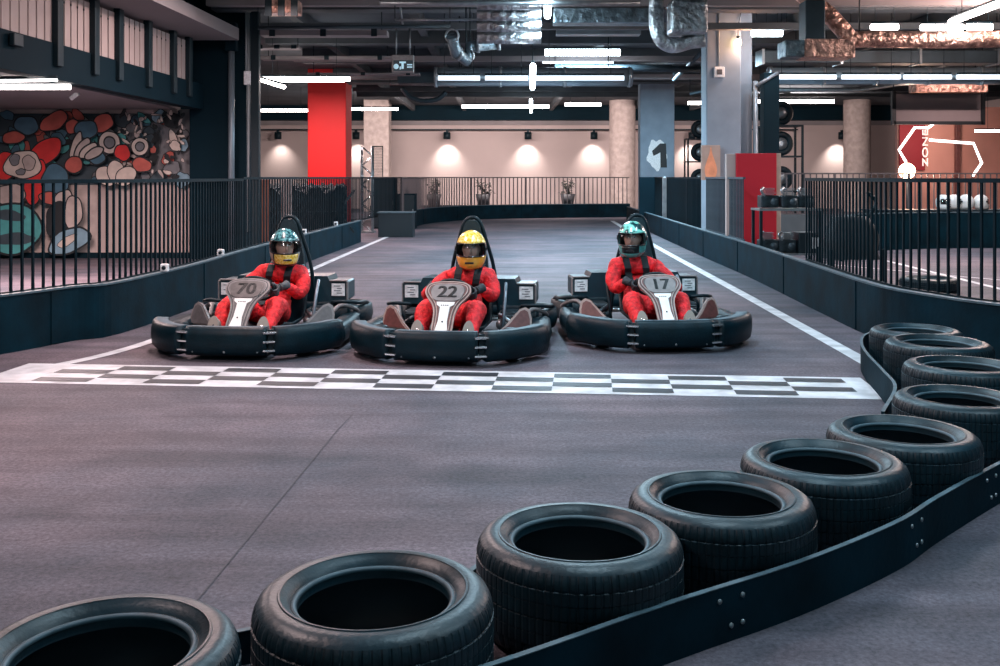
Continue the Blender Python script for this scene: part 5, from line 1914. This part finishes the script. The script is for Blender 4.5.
# foil run at the upper right, warm light in its colour
duct('foil_duct', smooth_path([tuple(P(*q, 15.5)) for q in ((800, -8), (812, 2), (828, 14), (842, 29), (852, 39), (870, 39), (905, 39.5), (950, 40), (1000, 39), (1060, 39))], 4), 0.13, 'foil_warm_lit', 'crinkled foil duct in warm-lit colour, bending along the upper right ceiling', 0)
o = empty('air_diffuser', P(815, 50, 15.3))
tag(o, 'box diffuser in warm-lit colour hanging under the bend of the foil duct', 'duct', 'ceiling ducts')
p0 = P(815, 50, 15.3)
MB().box(P(825, 50, 15.3) - p0, (0.76, 0.5, 0.28), None, 0, 0.02).build('diffuser_box', 'foil_warm_lit', o)
MB().box(P(791, 50, 15.3) - p0, (0.30, 0.46, 0.26), None, 0, 0.02).build('side_box', 'foil_dark', o)
MB().box(P(812, 22, 15.3) - p0, (0.30, 0.36, 0.62), None, 0, 0.02).build('neck', 'duct_dark', o)
duct('foil_duct', H(912, 984, 88, 23.4), 0, 'foil_warm_lit', 'short foil box duct in warm-lit colour over the hanging grey board', 0, box=(0.4, 0.22))
# pale strips and pipes on the left ceiling, pinkish light in the strips' colour
for (x0, x1, py, y, h, lb) in ((262, 388, 34, 17.6, 0.09, 'pale strip tinted by light, nearest the viewer at the upper left ceiling'), (258, 300, 48, 19.3, 0.05, 'short pale strip tinted by light at the left ceiling beside the conduit post'),
                               (262, 394, 58.5, 22.2, 0.07, 'long pale strip tinted by light at the left ceiling above the red column'), (308, 420, 74.5, 24.2, 0.05, 'thin pale strip tinted by light just above the tube by the red column'),
                               (268, 300, 8, 15.2, 0.20, 'short strip in warm-lit colour at the upper left corner of the open ceiling')):
    a, b_ = H(x0, x1, py, y)
    c = (a + b_) / 2
    o = empty('tinted_ceiling_strip', c)
    tag(o, lb, 'cable tray', 'ceiling strips tinted by light')
    MB().box((0, 0, 0), ((b_ - a).length, 0.35, h), None, 0, 0.006).build('tray', 'beam_pink' if x0 != 268 else 'foil_warm_lit', o)
    for t in (-0.4, 0.0, 0.4):
        MB().box((t * (b_ - a).length, -0.19, 0), (0.10, 0.03, h * 1.5)).build('clip', 'steel_dark', o)
    for s in (-0.45, 0.45):
        MB().tube([(s * (b_ - a).length, 0, h / 2), (s * (b_ - a).length, 0, CEIL - c.z)], 0.01, 5).build('hanger', 'steel_dark', o)
for (q, r, m, lb) in (([(258, 28, 16.6), (330, 27, 16.6), (450, 26, 16.6)], 0.03, 'duct_dark', 'thin pipe across the upper left ceiling'),
                      ([(380, 3, 14.5), (470, 3, 14.5), (640, 3, 14.5)], 0.035, 'steel', 'thin pipe along the top edge of the picture'),
                      ([(395, 20, 16), (500, 19.5, 16)], 0.02, 'steel', 'thin pipe beside the hanging sign box'),
                      ([(555, 67, 23), (640, 68, 23), (702, 70, 23)], 0.08, 'duct_dark', 'dull pipe passing above the column with the digit 1'),
                      ([(390, 84, 28), (440, 85, 28), (470, 85, 28)], 0.03, 'steel', 'thin pipe at the ceiling before the far wall'),
                      ([(760, 90, 27), (860, 90, 27), (900, 84, 26), (990, 80, 26)], 0.05, 'steel', 'pale pipe at the ceiling below the right round duct'),
                      ([(690, 94, 28), (720, 88, 28), (790, 92, 28)], 0.04, 'duct_dark', 'pipe behind the big grey column under the ceiling'),
                      ([(674, 80, 26), (690, 64, 24), (702, 52, 22)], 0.05, 'duct_dark', 'slanting pipe beside the column with the digit 1')):
    pts = [P(*v_) for v_ in q]
    o = empty('ceiling_pipe', pts[0])
    tag(o, lb, 'pipe', 'ceiling pipes')
    MB().tube([p_ - pts[0] for p_ in pts], r, 8).build('pipe_run', m, o)
    for t in (0, len(pts) - 1):
        d = pts[t] - pts[0]
        MB().tube([d + Vector((0, 0, r)), Vector((d.x, d.y, CEIL - pts[0].z))], 0.01, 5).build('hanger', 'steel_dark', o)
# looped cable
o = empty('cable_loop', P(400, 90, 27))
tag(o, 'ribbed cable hose sagging under the ceiling beside the beige column', 'cable')
p0 = P(400, 90, 27)
pts = smooth_path([tuple(P(*q, 27) - p0) for q in ((402, 88), (410, 97), (424, 101), (438, 99), (446, 92))], 6)
MB().tube(pts, [0.06 + 0.012 * (i % 2) for i in range(len(pts))], 10, smooth=True).build('hose', 'duct_dark', o)
for px in (430, 455, 496, 502):
    pass
# hanging sign box with pale blue symbols
p0 = P(403, 64, 17.0)
o = empty('hanging_sign', p0)
tag(o, 'small grey sign box with pale blue symbols hanging on two rods', 'sign')
MB().box((0, 0, 0), (0.37, 0.12, 0.30), None, 0, 0.012).build('housing', 'grey_trim', o)
g = MB()
g.box((0.01, -0.065, -0.035), (0.33, 0.01, 0.18), mi=0)
g.lathe([(0.045, 0), (0.045, 0.006), (0, 0.006)], 18, Matrix.Translation((-0.11, -0.07, -0.05)) @ Matrix.Rotation(PI / 2, 4, 'X'), 1)
g.box((0.0, -0.072, 0.02), (0.11, 0.006, 0.03), mi=1)
g.box((0.0, -0.072, -0.04), (0.04, 0.006, 0.10), mi=1)
g.box((-0.04, -0.072, -0.075), (0.02, 0.006, 0.05), mi=1)
g.box((0.12, -0.072, -0.02), (0.09, 0.006, 0.02), mi=1)
g.box((0.12, -0.072, -0.06), (0.09, 0.006, 0.02), mi=1)
g.build('sign_face', ['cover', 'sign_lit'], o)
for s in (-0.115, 0.115):
    MB().tube([(s, 0, 0.15), (s, 0, 0.62)], 0.014, 6).build('rod', 'steel', o)
MB().box((0, 0, 0.63), (0.36, 0.06, 0.05)).build('crossbar', 'steel_dark', o)
MB().tube([(0, 0, 0.63), (-0.10, 0, CEIL - p0.z)], 0.02, 6).build('hanger', 'steel', o)

# ------------------------------------------------------------------ lights of the place
w = bpy.data.worlds.new('world')
scene.world = w
w.use_nodes = True
bg = w.node_tree.nodes['Background']
bg.inputs['Color'].default_value = (0.22, 0.62, 0.76, 1)
bg.inputs['Strength'].default_value = 0.55


def point(name, loc, e, c, r=0.2):
    l = bpy.data.lights.new(name, 'POINT')
    l.energy = e
    l.color = c
    l.shadow_soft_size = r
    o_ = bpy.data.objects.new(name, l)
    o_.location = loc
    COL.objects.link(o_)


q = P(907, 171, 25.0)
point('stage_lamp_light', (q.x, q.y - 0.3, q.z + 0.05), 120, (1, 0.66, 0.5), 0.2)
point('lounge_lamp_light', (12.0, 27.6, 2.6), 140, (1, 0.74, 0.64), 0.3)
q = P(734, 29, 18.9)
point('pendant_bulb_light', (4.62, 18.75, 3.98), 30, (1, 0.5, 0.3), 0.06)
point('second_track_fill', (8.5, 15.5, 3.9), 700, (1, 0.72, 0.64), 0.4)  # fill light without a fixture, raised to warm the second track floor

cam = bpy.data.cameras.new('camera')
cam.lens = 36.0
cam.sensor_width = 36.0
cam.sensor_fit = 'HORIZONTAL'
cam.shift_y = -(333 - HZ) / 1000.0
cam.clip_end = 200
co = bpy.data.objects.new('camera', cam)
co.location = (0, 0, CH)
co.rotation_euler = (PI / 2, 0, 0)
COL.objects.link(co)
scene.camera = co
vs_ = scene.view_settings
vs_.view_transform = 'Standard'
vs_.look = 'None'
vs_.gamma = 1
vs_.exposure = 0.0
vs_.use_curve_mapping = True
